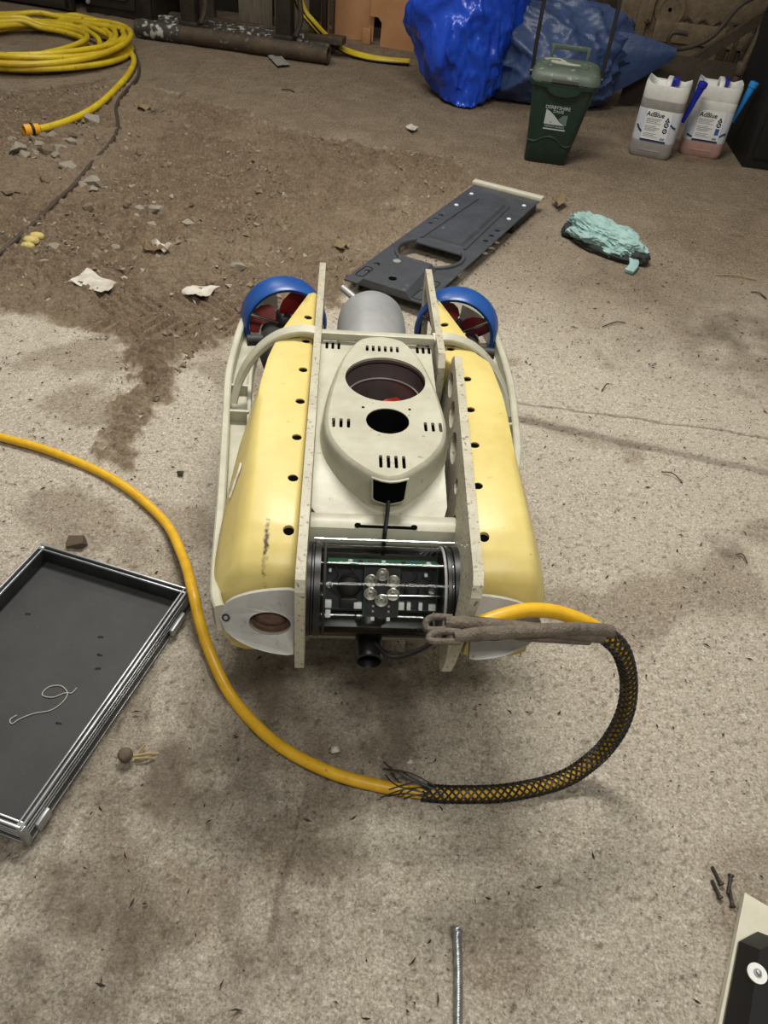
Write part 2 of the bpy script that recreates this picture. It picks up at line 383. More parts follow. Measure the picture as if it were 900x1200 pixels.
def make_floor():
    xs = np.concatenate([np.linspace(-6, -1.5, 180, endpoint=False), np.arange(-1.5, 1.3, .0062), np.linspace(1.3, 5, 130)])
    ys = np.concatenate([np.linspace(-1.2, .2, 60, endpoint=False), np.arange(.2, 2.6, .0062), np.linspace(2.6, 4.4, 200, endpoint=False), np.linspace(4.4, 9, 160)])
    X, Y = np.meshgrid(xs, ys); nx, ny = len(xs), len(ys)
    x = X.ravel(); y = Y.ravel()
    wx = x + .05 * fbm(x * 5, y * 5, 3); wy = y + .05 * fbm(x * 5 + 50, y * 5, 3)
    main = gp([(-300, 330), (0, 366), (60, 378), (120, 396), (143, 412), (144, 435), (133, 470), (126, 510), (122, 542), (132, 557), (162, 556), (172, 528), (180, 498), (192, 470), (203, 448), (206, 425),
               (230, 414), (290, 392), (390, 360), (420, 335), (470, 300), (520, 260), (560, 215), (530, 185), (430, 172), (330, 150), (220, 112), (130, 94), (40, 108), (-300, 100)])
    sd = sdist(wx, wy, main)
    sd = sd + .022 * fbm(x * 24, y * 24, 3) + .008 * fbm(x * 90, y * 90, 2)
    dirt = sst(-.012, .022, sd)
    # soil film on the slab away from the heap, growing towards the back
    film = sst(1.6, 3.9, y + .45 * fbm(x * 1.3, y * 1.3, 4) + .5 * (x - .35)) * (1 - dirt)
    film = np.maximum(film, .55 * sst(.15, .6, fbm(x * 3 + 8, y * 3, 4)) * (1 - dirt))
    # oily/brown wet patches by machine and tray, with the machine's shadow painted in
    def blob(px, py, rx, ry, a=0):
        c = at(px, py); dx = wx - c.x; dy = wy - c.y
        u = dx * cos(a) + dy * sin(a); v = -dx * sin(a) + dy * cos(a)
        return np.clip(1 - np.sqrt((u / rx) ** 2 + (v / ry) ** 2), 0, 1)
    wet_shade = np.maximum.reduce([blob(400, 830, .30, .22), .8 * blob(215, 900, .24, .25), .7 * blob(90, 1080, .24, .14), .5 * blob(60, 1160, .2, .1),
                             .7 * blob(850, 640, .1, .06), .6 * blob(330, 780, .3, .16), .55 * blob(900, 400, .75, .6), .4 * blob(730, 330, .5, .4), .45 * blob(330, 1120, .12, .3, .3)])
    wet_shade = np.clip(sst(.05, .6, wet_shade) * (.75 + .8 * fbm(x * 9, y * 9, 4)), 0, 1)
    led = fbm(x * 9 + 1.2 * y, y * 2.2 + 4, 5, .6)
    fg = sst(1.15, .75, y) * sst(.35, -.05, x)
    wet_shade = np.maximum(wet_shade, fg * .55 * sst(.05, .5, led))
    # slab joints
    def line(a, b, w):
        A = at(*a); B = at(*b); ex, ey = B.x - A.x, B.y - A.y
        l = sqrt(ex * ex + ey * ey); wob = .008 * fbm(x * 6, y * 6, 3)
        t = ((x - A.x) * ex + (y - A.y) * ey) / l / l
        d = np.abs((x - A.x) * ey / l - (y - A.y) * ex / l + wob)
        return (1 - sst(w * .4, w, d)) * (t > -.02) * (t < 1.6)
    crack = np.maximum.reduce([.6 * line((600, 470), (895, 512), .006), .42 * line((590, 487), (895, 553), .022), .4 * line((355, 945), (318, 1110), .007) * (y < at(355, 945).y) * (y > at(318, 1110).y)])
    band = blob(640, 500, .35, .05, -.1) * .5
    z = np.zeros_like(x)
    lump = fbm(x * 7, y * 7, 5, .6)
    fine = fbm(x * 34, y * 34, 4, .62)
    ridge = 1 - np.abs(fbm(x * 22 + 9, y * 22, 3))
    z += dirt * (.007 + .013 * lump + .013 * fine + .006 * np.clip(ridge - .5, 0, 1))
    z += (1 - dirt) * (.0013 * fbm(x * 40, y * 40, 3) + .0028 * fbm(x * 4, y * 4, 3))
    # broad low ledges in the worn slab of the foreground
    z -= fg * .006 * np.tanh(led * 5)
    pits = sst(.55, .75, fbm(x * 70 + 5, y * 70, 2)) * (1 - dirt)
    z -= .0014 * pits
    z -= .004 * crack
    # tyre tread marks pressed in the loose dirt
    c = at(258, 372); dx = x - c.x; dy = y - c.y
    a = .2; u = dx * cos(a) + dy * sin(a); v = -dx * sin(a) + dy * cos(a)
    win = sst(.45, .32, np.abs(u)) * sst(.15, .11, np.abs(v)) * np.clip(dirt * 1.5, 0, 1)
    z = z * (1 - .7 * win)
    tr = np.where(np.sin((u + np.abs(v) * .8) * 2 * pi / .045) > .1, .009, -.007)
    z += win * tr * np.clip(.7 + .9 * lump, 0, 1.3)
    c = at(178, 440); dx = x - c.x; dy = y - c.y
    win = sst(.05, .035, np.abs(dx - .02)) * sst(.035, .025, np.abs(dy))
    z += win * np.where(np.sin((dx + .4 * dy) * 2 * pi / .02) > 0, .006, -.003)
    dry = sst(-.75, .1, x + .25 * fbm(x * 2, y * 2, 3)) * sst(3.9, 2.9, y) + .5 * sst(.1, .5, fbm(x * 1.7 + 3, y * 1.7, 4)) + .6 * sst(.06, .0, sd)
    me = bpy.data.meshes.new('floor')
    me.vertices.add(nx * ny); co = np.stack([x, y, z], 1)
    me.vertices.foreach_set('co', co.ravel())
    ii = np.arange(nx * ny).reshape(ny, nx)
    q = np.stack([ii[:-1, :-1], ii[:-1, 1:], ii[1:, 1:], ii[1:, :-1]], -1).reshape(-1)
    nf = (nx - 1) * (ny - 1)
    me.loops.add(nf * 4); me.loops.foreach_set('vertex_index', q.astype(np.int32))
    me.polygons.add(nf); me.polygons.foreach_set('loop_start', np.arange(0, nf * 4, 4, dtype=np.int32))
    me.polygons.foreach_set('use_smooth', np.ones(nf, bool))
    me.update(calc_edges=True)
    at_ = me.attributes.new('soil', 'FLOAT_COLOR', 'POINT')
    rgba = np.stack([np.clip(dirt, 0, 1), np.clip(film * .9 + band, 0, 1), np.clip(crack + .5 * pits, 0, 1), np.clip(wet_shade, 0, 1)], 1)
    at_.data.foreach_set('color', rgba.astype(np.float32).ravel())
    ad = me.attributes.new('dry', 'FLOAT', 'POINT'); ad.data.foreach_set('value', np.clip(dry, 0, 1).astype(np.float32))
    mt = bpy.data.materials.new('concrete_and_dirt'); mt.use_nodes = True
    nt = mt.node_tree; N = nt.nodes; L = nt.links; b = N['Principled BSDF']
    b.inputs['Roughness'].default_value = .9; b.inputs['Specular IOR Level'].default_value = .25
    geo = N.new('ShaderNodeNewGeometry')
    def noise(sc, det=6, ro=.6, dist=0):
        n = N.new('ShaderNodeTexNoise'); n.inputs['Scale'].default_value = sc; n.inputs['Detail'].default_value = det
        n.inputs['Roughness'].default_value = ro; n.inputs['Distortion'].default_value = dist
        L.new(geo.outputs['Position'], n.inputs['Vector']); return n.outputs[0]
    def ramp(src, stops):
        r = N.new('ShaderNodeValToRGB'); e = r.color_ramp.elements
        while len(e) < len(stops): e.new(.5)
        for k, (p, c) in enumerate(stops): e[k].position = p; e[k].color = c if len(c) == 4 else lin(c)
        L.new(src, r.inputs[0]); return r.outputs[0]
    def mix(f, a, bb, mode='MIX'):
        mx = N.new('ShaderNodeMix'); mx.data_type = 'RGBA'; mx.blend_type = mode
        for k, s in ((0, f), (6, a), (7, bb)):
            if hasattr(s, 'links') or hasattr(s, 'is_linked'): L.new(s, mx.inputs[k])
            else: mx.inputs[k].default_value = s
        return mx.outputs[2]
    att = N.new('ShaderNodeAttribute'); att.attribute_name = 'soil'
    sep = N.new('ShaderNodeSeparateColor'); L.new(att.outputs['Color'], sep.inputs[0])
    conc = ramp(noise(9, 8, .7), [(.3, (158, 147, 128)), (.5, (186, 175, 156)), (.72, (206, 196, 178))])
    sp = ramp(noise(95, 5, .72, .6), [(.36, (98, 87, 72)), (.42, (182, 172, 155)), (.55, (204, 195, 178)), (.62, (246, 240, 228))])
    conc = mix(.62, conc, sp)
    sp3 = ramp(noise(240, 3, .6, .3), [(.36, (78, 68, 56)), (.43, (186, 177, 160)), (.55, (208, 199, 183)), (.61, (250, 245, 235))])
    conc = mix(.38, conc, sp3)
    sp2 = ramp(noise(38, 6, .75, 1.2), [(.33, (0, 0, 0, 1)), (.43, (1, 1, 1, 1))])
    conc = mix(.22, conc, mix(sp2, lin((104, 90, 72)), conc))
    soil = ramp(noise(16, 9, .75, .4), [(.3, (98, 82, 65)), (.5, (140, 121, 99)), (.7, (174, 156, 132))])
    soil2 = ramp(noise(120, 5, .7), [(.35, (76, 62, 48)), (.55, (142, 123, 101)), (.70, (208, 192, 168))])
    soil = mix(.42, soil, soil2)
    att2 = N.new('ShaderNodeAttribute'); att2.attribute_name = 'dry'
    dryc = mix(.5, ramp(noise(20, 8, .75, .4), [(.3, (124, 107, 87)), (.5, (166, 148, 124)), (.7, (196, 180, 156))]), ramp(noise(130, 5, .7), [(.35, (98, 84, 68)), (.55, (168, 151, 128)), (.70, (222, 209, 187))]))
    soil = mix(att2.outputs['Fac'], soil, dryc)
    filmc = mix(.6, ramp(noise(6, 10, .78, .6), [(.34, (58, 46, 34)), (.48, (104, 88, 68)), (.66, (156, 140, 116))]), soil2)
    base = mix(sep.outputs[1], conc, filmc)
    wet_shadec = ramp(noise(30, 7, .7), [(.3, (84, 74, 62)), (.7, (132, 119, 101))])
    mth = N.new('ShaderNodeMath'); mth.operation = 'MULTIPLY'; mth.inputs[1].default_value = .8
    L.new(att.outputs['Alpha'], mth.inputs[0])
    base = mix(mth.outputs[0], base, wet_shadec)
    base = mix(sep.outputs[0], base, soil)
    base = mix(sep.outputs[2], base, lin((66, 54, 42)))
    L.new(base, b.inputs['Base Color'])
    bp = N.new('ShaderNodeBump'); bp.inputs['Strength'].default_value = 1; bp.inputs['Distance'].default_value = .007
    L.new(noise(150, 6, .78, .5), bp.inputs['Height'])
    bp2 = N.new('ShaderNodeBump'); bp2.inputs['Distance'].default_value = .02
    sm_ = N.new('ShaderNodeMath'); sm_.operation = 'MULTIPLY'; sm_.inputs[1].default_value = .8
    L.new(sep.outputs[0], sm_.inputs[0]); L.new(sm_.outputs[0], bp2.inputs['Strength'])
    L.new(noise(45, 8, .72, .8), bp2.inputs['Height']); L.new(bp.outputs[0], bp2.inputs['Normal']); L.new(bp2.outputs[0], b.inputs['Normal'])
    me.materials.append(mt)
    o = bpy.data.objects.new('floor', me); COL.objects.link(o)
    return tag(o, None, None, kind='structure')
make_floor()

# ------------------------------------------------------------------ back wall
wb = MB().box((0, 6.95, 1.4), (12, .2, 2.9)).build('wall_back', 'wall'); wb['kind'] = 'structure'
for i in range(8):
    x0 = .95 + i * .28
    MB().box((x0, 6.82, 1.0), (.262, .05 + .012 * (i % 3), 2.0), bev=.008).build('plank', 'darkwood', wb)

# ------------------------------------------------------------------ the underwater vehicle
YAW = radians(5.6); ROV_O = Vector((.014, .683, 0))
rov = thing('underwater_vehicle', 'yellow and cream underwater robot vehicle standing on the concrete floor', 'underwater robot', ROV_O, YAW)
Yf = lambda x: (lambda u, v, w: (x + w, u, v))

# side plates (u = rearward, v = up)
front = [(.03, .455), (.012, .449), (.002, .435), (0, .415), (0, .29), (.004, .268), (.018, .258), (.055, .262), (.15, .25), (.23, .09), (.25, .02), (.28, 0)]
rear = [(.80, 0), (.84, .012), (.865, .07), (.885, .20), (.975, .435), (.972, .452), (.96, .456)]
wins = [[(.74, .425), (.915, .425), (.935, .41), (.865, .225), (.80, .20), (.745, .31)], rrect(.63, .30, .12, .18, .03), rrect(.42, .22, .20, .20, .04), rrect(.5, .06, .4, .05, .02)]
MB().shape(front[::-1] + rear[::-1], wins, .0135, Yf(-.1205)).build('side_plate', 'plate', rov, 25)
slots = [ell(.555, .415, .034, .019), ell(.465, .41, .032, .02), ell(.372, .405, .036, .022), ell(.27, .405, .016, .011), ell(.205, .36, .024, .034)]
shear = lambda u, v, w: (.1165 + w + .052 * u + .11 * (v - .455), u, v)
MB().shape(front[::-1] + [(.60, .452), (.615, .435), (.615, .02), (.60, 0)], slots + [rrect(.42, .2, .2, .18, .04)], .0145, shear).build('side_plate', 'plate', rov, 25)
rw = [[(.74, .43), (.925, .43), (.935, .41), (.865, .225), (.80, .20), (.745, .31)]]
MB().shape([(.585, .19), (.575, .40), (.58, .435), (.60, .456)] + rear[::-1][0:] + [(.70, 0), (.62, .12)], rw, .0135, Yf(.1165)).build('side_plate', 'plate', rov, 25)

# cross bars and lower skids
MB().box((.005, .668, .443), (.226, .017, .017), bev=.003).build('cross_bar', 'cream', rov)
MB().box((.005, .80, .06), (.23, .03, .03), bev=.004).build('cross_bar', 'cream', rov)
MB().box((.005, .25, .06), (.23, .03, .03), bev=.004).build('cross_bar', 'cream', rov)

# top fairing
FX = .010
half = [(0, .66), (.028, .654), (.047, .638), (.07, .585), (.083, .53), (.093, .47), (.099, .41), (.1, .37), (.092, .325), (.07, .283), (.04, .25), (.018, .233), (0, .228)]
def egg(off=0.0):
    hp = smooth_path([(a, b, 0) for a, b in half], 4)
    hp = [(p.x, p.y) for p in hp]
    full = hp[:-1] + [(-a, b) for a, b in hp[::-1]][:-1]
    if off:
        n = len(full); out = []
        for i in range(n):
            a = Vector(full[i - 1]); b = Vector(full[(i + 1) % n]); t = (b - a).normalized()
            out.append((full[i][0] - t.y * off, full[i][1] + t.x * off))
        return out
    return full
def vents(cx, cy, n, p, h): return [slot(cx + (k - (n - 1) / 2) * p, cy, .0055, h) for k in range(n)]
WC, WR = (.003, .508), .0725
CC, CR = (.003, .378), .0365
hl = [ell(*WC, WR, WR, 48), ell(*CC, CR, CR, 36)] + vents(.0, .612, 6, .0115, .021) + vents(-.075, .366, 3, .0125, .026) + vents(.079, .366, 3, .0125, .026) + vents(.007, .268, 4, .0122, .032)
ins = egg(-.004)
top = MB().shape(ins, hl, .005, lambda u, v, w: (FX + u, v, .446 + w)).build('fairing_top', 'cream', rov, 30)
MB().shape(egg(-.012), hl[:2], .002, lambda u, v, w: (FX + u, v, .438 + w)).build('vent_shade_sheet', 'hole', rov, 30)  # added black sheet, stands in for the shade behind the vents
# raised shell below the top: lip, flank and surrounding deck
def deckz(y):
    return float(np.interp(y, [.19, .215, .25, .30, .40, .5, .68], [.380, .386, .396, .407, .416, .423, .432]))
N_ = len(ins); rings = []
for off, dz in ((-.004, 0), (0, -.003), (.003, -.008)):
    rings.append([(FX + u, v, .451 + dz) for u, v in egg(off)])
for t in (.35, .7, .92, 1.0):
    e = egg(.003 + .006 * t ** 1.5)
    rings.append([(FX + u, v, (.443) * (1 - t) + (deckz(v) + .001) * t) for u, v in e])
last = egg(.0095)
for k, t in enumerate((.12, .45, 1.0)):
    rg = []
    for u, v in last:
        dx, dy = u, v - .44; L_ = []
        if dx > 1e-6: L_.append((.109 - FX - 0) / dx)
        if dx < -1e-6: L_.append((-.109 - FX) / dx)
        if dy > 1e-6: L_.append((.664 - .44) / dy)
        if dy < -1e-6: L_.append((.212 - .44) / dy)
        g = max(min(L_), 1.0) if L_ else 1
        s_ = 1 + (g - 1) * t; yy = .44 + dy * s_; xx = FX + dx * s_
        xx = max(min(xx, .111), -.111)
        rg.append((xx, yy, deckz(yy)))
    rings.append(rg)
MB().rings(rings, False, False).build('fairing_shell', 'cream', rov, 40)
# vents of the deck corners
for cx in (-.084, .093):
    for s_ in vents(cx, .648, 3, .0115, .02):
        MB().shape(s_, [], .004, lambda u, v, w: (u, v, deckz(v) - .0028 + w)).build('vent_slot', 'hole', rov, 0)
# front deck lip with slot
lip = []
for y, z in ((.216, .385), (.208, .3885), (.194, .3875), (.184, .383), (.179, .372), (.179, .325)):
    lip.append([(-.107, y, z), (.127, y, z), (.127, y + .004, z - .006), (-.107, y + .004, z - .006)])
MB().rings(lip).build('deck_lip', 'cream', rov, 40)
MB().shape(slot(0, 0, .0065, .088), [], .002, lambda u, v, w: (.012 + v, .1885 + u, .3838 + w)).build('lip_slot', 'hole', rov, 0)
for dx in (-.046, .042):
    MB().lathe([(.005, 0), (.005, .0015)], (.012 + dx, .1885, .3855), n=14).build('slot_end', 'hole', rov)
# duct of the vertical thruster
prof = [(WR, .4505), (WR + .001, .42), (WR - .002, .412), (WR - .002, .20)]
d = MB().lathe([(r, h - .2) for r, h in prof], (FX + WC[0], WC[1], .2), n=48, caps=(False, False)).build('vertical_duct', 'duct', rov, 40)
ringp = [(FX + WC[0] + (WR - .004) * cos(a), WC[1] + (WR - .004) * sin(a), .408) for a in [2 * pi * k / 48 for k in range(49)]]
MB().sweep(ringp, .0016, 6, False).build('duct_ring', 'lampgrey', d)
MB().lathe([(WR, 0), (WR, .004)], (FX + WC[0], WC[1], .199), n=40).build('duct_floor', 'chip', d)
def blade_mesh(mb, c, R, ax='z', n=3, a0=0, tw=.5, wd=.6):
    for k in range(n):
        a = a0 + 2 * pi * k / n; rr = []
        for t in np.linspace(.22, 1, 5):
            w = wd * R * (.45 + .75 * sin(pi * min(t, .93))) * .5
            th = tw * (1.2 - .6 * t)
            row = []
            for s_, dz in ((-1, .0012), (1, .0012), (1, -.0012), (-1, -.0012)):
                off = s_ * w
                p = Vector((cos(a) * R * t - sin(a) * off * cos(th), sin(a) * R * t + cos(a) * off * cos(th), off * sin(th) + dz))
                row.append(p + Vector(c))
            rr.append(row)
        mb.rings(rr)
    return mb
def blade_part(parent, c, R, n, a0, mt, tw=.5, wd=.6, xf=None):
    for k in range(n):
        mb = blade_mesh(MB(), c, R, n=1, a0=a0 + 2 * pi * k / n, tw=tw, wd=wd)
        if xf: mb.xf(xf)
        mb.build('propeller_blade', mt, parent, 40)
blade_part(d, (FX + WC[0], WC[1], .37), .066, 3, radians(-66), 'redbright', .35, .55)
MB().lathe([(.012, 0), (.016, .02), (.014, .045), (.004, .052)], (FX + WC[0], WC[1], .34), n=20).build('hub', 'chip', d)
# top camera port
p = MB().lathe([(CR - .001, .09), (CR - .001, 0)], (FX + CC[0], CC[1], .36), n=36, caps=(False, True)).build('camera_port', 'black', rov)
MB().box((FX + CC[0], CC[1] + .004, .375), (.03, .026, .02), bev=.002).build('camera_block', 'chip', p)
MB().lathe([(.0022, 0), (.0022, .003)], (FX - .003, CC[1] - .012, .385), n=10).build('screw', 'steel', p)
for dx in (-.041, .039):
    MB().lathe([(.0026, 0), (.0026, .0012)], (FX + CC[0] + dx, .414, .4503), n=10).build('screw_hole', 'hole', rov)
# cable opening in the fairing nose
def nose(u, v, w):
    return (.012 + u, .2165 - .0005 * v * 1000 * .28 - w, .427 + v)
po = [(-.026, .021), (-.012, .0165), (0, .015), (.012, .0165), (.026, .021), (.024, -.012), (.02, -.016), (0, -.022), (-.02, -.016), (-.024, -.012)]
MB().shape([(a * 1.1, b * 1.13) for a, b in po], [], .004, lambda u, v, w: (.012 + u, .2225 - v * -.15 - w, .431 + v)).build('port_rim', 'cream', rov, 30)
MB().shape(po, [], .004, lambda u, v, w: (.012 + u, .2218 - v * -.15 - w, .431 + v)).build('cable_port', 'hole', rov, 30)
MB().sweep(smooth_path([(.012, .216, .415), (.0115, .205, .405), (.0105, .196, .396), (.009, .186, .389), (.008, .176, .378), (.008, .172, .34)], 5), .0033, 8).build('port_cable', 'black', rov)

# floats
def float_pod(s_):
    st = [  # y, inner, outer at top, outer max, z top, z shoulder, z bottom
        (.872, .122, .141, .146, .428, .41, .385), (.80, .122, .160, .166, .430, .40, .36), (.70, .122, .188, .194, .431, .39, .33), (.60, .122, .205, .214, .431, .385, .30),
        (.50, .122, .212, .228, .431, .378, .27), (.40, .122, .210, .240, .431, .365, .24), (.30, .122, .206, .247, .431, .352, .23), (.20, .122, .204, .250, .429, .345, .225),
        (.15, .122, .204, .250, .423, .34, .225), (.11, .122, .205, .248, .410, .335, .228), (.085, .122, .206, .243, .394, .33, .235), (.072, .122, .206, .236, .372, .322, .242), (.062, .122, .204, .230, .348, .312, .25), (.053, .122, .2, .224, .322, .300, .258), (.036, .122, .196, .216, .296, .288, .268)]
    st = sorted(st); ysd = [q[0] for q in st]
    yy = np.concatenate([np.linspace(.036, .16, 16), np.linspace(.18, .872, 26)])
    rings = []
    for y in yy:
        i, ot, om, zt, zs, zb = [float(np.interp(y, ysd, [q[k] for q in st])) for k in range(1, 7)]
        if s_ > 0:
            i = i + .0085 + (.052 * y if y < .6 else .0); ot += .020 if y < .65 else .004; om += .010 if y < .65 else .004
        r = min(.010, (zt - zb) * .3)
        key = [(i, zb), (i, (zb + zt) / 2), (i, zt - r * .5), (i + r * .3, zt - .001), (i + r, zt), ((i + ot) / 2, zt + .002), (ot - r, zt), (ot, zt - .003), (ot + (om - ot) * .35, zt - (zt - zs) * .35), (ot + (om - ot) * .8, zt - (zt - zs) * .75), (om, zs), (om, zs * .6 + zb * .4), (om - .006, zb + .006), (om - .02, zb)]
        rings.append([(s_ * a, y, b) for a, b in key])
    mb = MB().rings(rings)
    o = mb.build('float_pod', 'yellow', rov, 50)
    hs = [(.137, y) for y in (.755, .66, .555, .452, .347, .243, .137)] if s_ < 0 else [(.145, .757), (.149, .66), (.170, .553), (.165, .452), (.1605, .348), (.1535, .243), (.152, .138)]
    c = MB()
    for a, y in hs: c.cyl((s_ * a, y, .3990), (s_ * a, y, .45), .0082, n=20)
    co = c.build('bore_tool', 'hole', rov)
    md = o.modifiers.new('bores', 'BOOLEAN'); md.object = co; md.operation = 'DIFFERENCE'; md.solver = 'EXACT'
    dg = bpy.context.evaluated_depsgraph_get()
    me = bpy.data.meshes.new_from_object(o.evaluated_get(dg)); o.modifiers.clear(); o.data = me
    me.materials.clear(); me.materials.append(M['yellow'])
    me.polygons.foreach_set('use_smooth', [True] * len(me.polygons)); me.set_sharp_from_angle(angle=radians(50))
    bpy.data.objects.remove(co, do_unlink=True)
    for a, y in hs:
        MB().cyl((s_ * a, y, .3995), (s_ * a, y, .4285 if y > .14 else .4165), .0081, n=16).build('bore_shade', 'hole', o)  # black fill put in for the shade deep in each bore
    return o
fl = float_pod(-1); fr = float_pod(1)
# dark scuff and a torn patch on one float
tn = Vector((-.041, 0, -.079)).normalized(); tnn = Vector((-.079, 0, .041)).normalized()
MB().shape([(-.030, .016), (-.022, .008), (-.008, .006), (.004, -.004), (.016, -.006), (.026, -.015), (.018, -.016), (.006, -.012), (-.006, -.003), (-.02, .003), (-.034, .012)], [], .003, lambda u, v, w: tuple(Vector((-.2305, .285 + u, .386)) + tn * v + tnn * (w + .0015))).build('torn_patch', 'paper', fl, 0)

# lamp fairings on the float noses
el = radians(30)
nrm = Vector((0, -cos(el), sin(el))); vup = Vector((0, sin(el), cos(el)))
for s_ in (-1, 1):
    base = Vector((s_ * (.122 if s_ < 0 else .132), .034, .340))
    out = [(0, .047)]
    for k in range(1, 13):
        t = k / 12; out.append((.108 * t, .047 * sqrt(max(0, 1 - t ** 1.9)) + .002))
    out += [(.113, .004), (.113, -.004)]
    for k in range(12, 0, -1):
        t = k / 12; out.append((.108 * t, -.047 * sqrt(max(0, 1 - t ** 1.9)) - .002))
    out += [(0, -.047)]
    f = lambda u, v, w, s_=s_, base=base: tuple(base + Vector((s_ * u, 0, 0)) + vup * v + nrm * (w - .55 * u * u * 3))
    hole = ell(.035, -.003, .030, .0175, 28)
    lf = MB().shape(out, [hole], .012, f).build('lamp_fairing', 'lampgrey', rov, 30)
    MB().shape(ell(.035, -.003, .031, .0185, 28), [], .002, f, z0=-.010).build('lamp_backing', 'amber', lf, 30)
    rg = []
    for t in np.linspace(0, 1, 6):
        q = cos(t * pi / 2 * .9)
        rg.append([f(u, v, -.008 + .011 * sin(t * pi / 2)) for u, v in ell(.035, .002, .026 * q, .0135 * q, 20)])
    MB().rings(rg).build('lamp_glass', 'amber', lf)
    MB().shape(ell(.098, 0, .006, .0055, 14), [], .014, f).build('screw', 'boltdark', lf)
    MB().shape(ell(.098, 0, .003, .0028, 10), [], .0148, f).build('screw_socket', 'alu', lf)

# bumpers and arched brackets
def bumper(s_):
    pts = [(.225, 1.02, .33), (.268, .975, .325), (.287, .90, .32), (.294, .80, .315), (.296, .70, .31), (.289, .60, .305), (.280, .50, .30), (.271, .40, .30), (.262, .30, .30), (.254, .20, .305), (.246, .12, .315), (.238, .07, .326), (.228, .04, .333)]
    if s_ > 0: pts = [(a - (.010 if b < .45 else .0), b, c) for a, b, c in pts]
    P = smooth_path([(s_ * a, b, c) for a, b, c in pts], 6)
    o = MB().ribbon(P, .015, .045).build('bumper_rail', 'cream', rov, 40)
    P2 = smooth_path([(s_ * (a - .026), b, c - .012) for a, b, c in pts[2:9]], 6)
    MB().ribbon(P2, .042, .012).build('recessed_web', 'cream', o, 40)
    P3 = smooth_path([(s_ * (a - .044), b, c) for a, b, c in pts[2:8]], 6)
    MB().ribbon(P3, .008, .03).build('inner_rib', 'cream', o, 40)
    for y in (.66, .57):
        a = float(np.interp(y, [q[1] for q in pts[::-1]], [q[0] for q in pts[::-1]]))
        MB().box((s_ * (a - .022), y, .308), (.046, .008, .03), bev=.002).build('cross_rib', 'cream', o)
    arch = smooth_path([(s_ * .112, .668, .447), (s_ * .15, .672, .4465), (s_ * .195, .668, .432), (s_ * .235, .655, .40), (s_ * .262, .63, .362), (s_ * .276, .60, .318)], 6)
    MB().ribbon(arch, .024, .013, side=(0, 1, 0.25)).build('arched_bracket', 'cream', rov, 40)
bumper(-1); bumper(1)

# rear thrusters
def thruster(s_):
    T = Matrix.Translation((s_ * .198, .915, .335)) @ Matrix.Rotation(s_ * radians(-14), 4, 'Z') @ Matrix.Rotation(radians(90), 4, 'X')
    # local z now points forward (towards the nose)
    R = .094
    ring = MB().lathe([(R - .012, .028), (R - .004, .034), (R, .028), (R + .001, -.025), (R - .004, -.036), (R - .013, -.03), (R - .014, 0), (R - .012, .028)], n=48, caps=(False, False)).xf(T)
    o = ring.build('thruster_duct', 'blue', rov, 40)
    blade_part(o, (0, 0, 0), R - .016, 3, radians(60 if s_ < 0 else 20), 'red', .55, .8, T)
    MB().lathe([(.006, .028), (.018, .02), (.02, -.02), (.01, -.035)], n=20).xf(T).build('hub', 'chip', o)
    for a in (radians(35), radians(155), radians(275)):
        MB().cyl((cos(a) * .02, sin(a) * .02, .026), (cos(a) * (R - .008), sin(a) * (R - .008), .03), .0035, n=10).xf(T).build('strut', 'steel', o)
    pod = MB().lathe([(.012, .20), (.03, .19), (.038, .17), (.039, .09), (.03, .07), (.022, .06), (.02, .03)], n=24).xf(Matrix.Translation((s_ * .036, -.01, -.005)) @ T).build('motor_pod', 'rubber', rov)
    MB().cyl((s_ * .03, .028, .12), (s_ * .062, .03, .12), .012, n=14).xf(Matrix.Translation((s_ * .036, -.01, -.005)) @ T).build('cable_gland', 'rubber', pod)
thruster(-1); thruster(1)

# rear pressure canister
can = MB().lathe([(.073, 0), (.0765, .004), (.0765, .20), (.074, .225), (.064, .247), (.045, .262), (.02, .268)], (.0, .69, .345), (0, 1, 0), 48).build('pressure_canister', 'alu', rov, 40)
MB().cyl((-.035, .915, .395), (-.068, .955, .402), .008, n=12).build('connector_plug', 'alu', can)
MB().box((.005, .80, .25), (.225, .16, .03), bev=.004).build('canister_cradle', 'black', rov)

# front camera tube
TY, TZ, TR = .105, .33, .068
tube = MB().lathe([(TR, -.09), (TR, .106)], (0, TY, TZ), (1, 0, 0), 64, (False, False)).build('clear_tube', 'glass', rov, 40, label='clear acrylic camera tube')
for x0, x1 in ((-.107, -.088), (.097, .1175)):
    prof = [(TR - .006, 0), (TR + .003, 0), (TR + .003, .005), (TR - .001, .0065), (TR - .001, .009), (TR + .003, .0105), (TR + .003, x1 - x0), (TR - .006, x1 - x0)]
    MB().lathe(prof, (x0, TY, TZ), (1, 0, 0), 56).build('end_flange', 'black', rov, 30)
for x in (-.082, .0935):
    P = [(x, TY + (TR + .0005) * cos(a), TZ + (TR + .0005) * sin(a)) for a in [2 * pi * k / 56 for k in range(57)]]
    MB().sweep(P, .0022, 8, False).build('seal_ring', 'rubber' if x < 0 else 'alu', rov)
MB().cyl((-.1, TY + .062, TZ + .045), (.12, TY + .062, TZ + .045), .0018, n=10).build('tie_rod', 'steel', rov)
# electronics inside, facing up and forward
e = radians(36)
T = Matrix.Translation((.006, TY + .004, TZ)) @ Matrix.Rotation(radians(90) - e, 4, 'X')
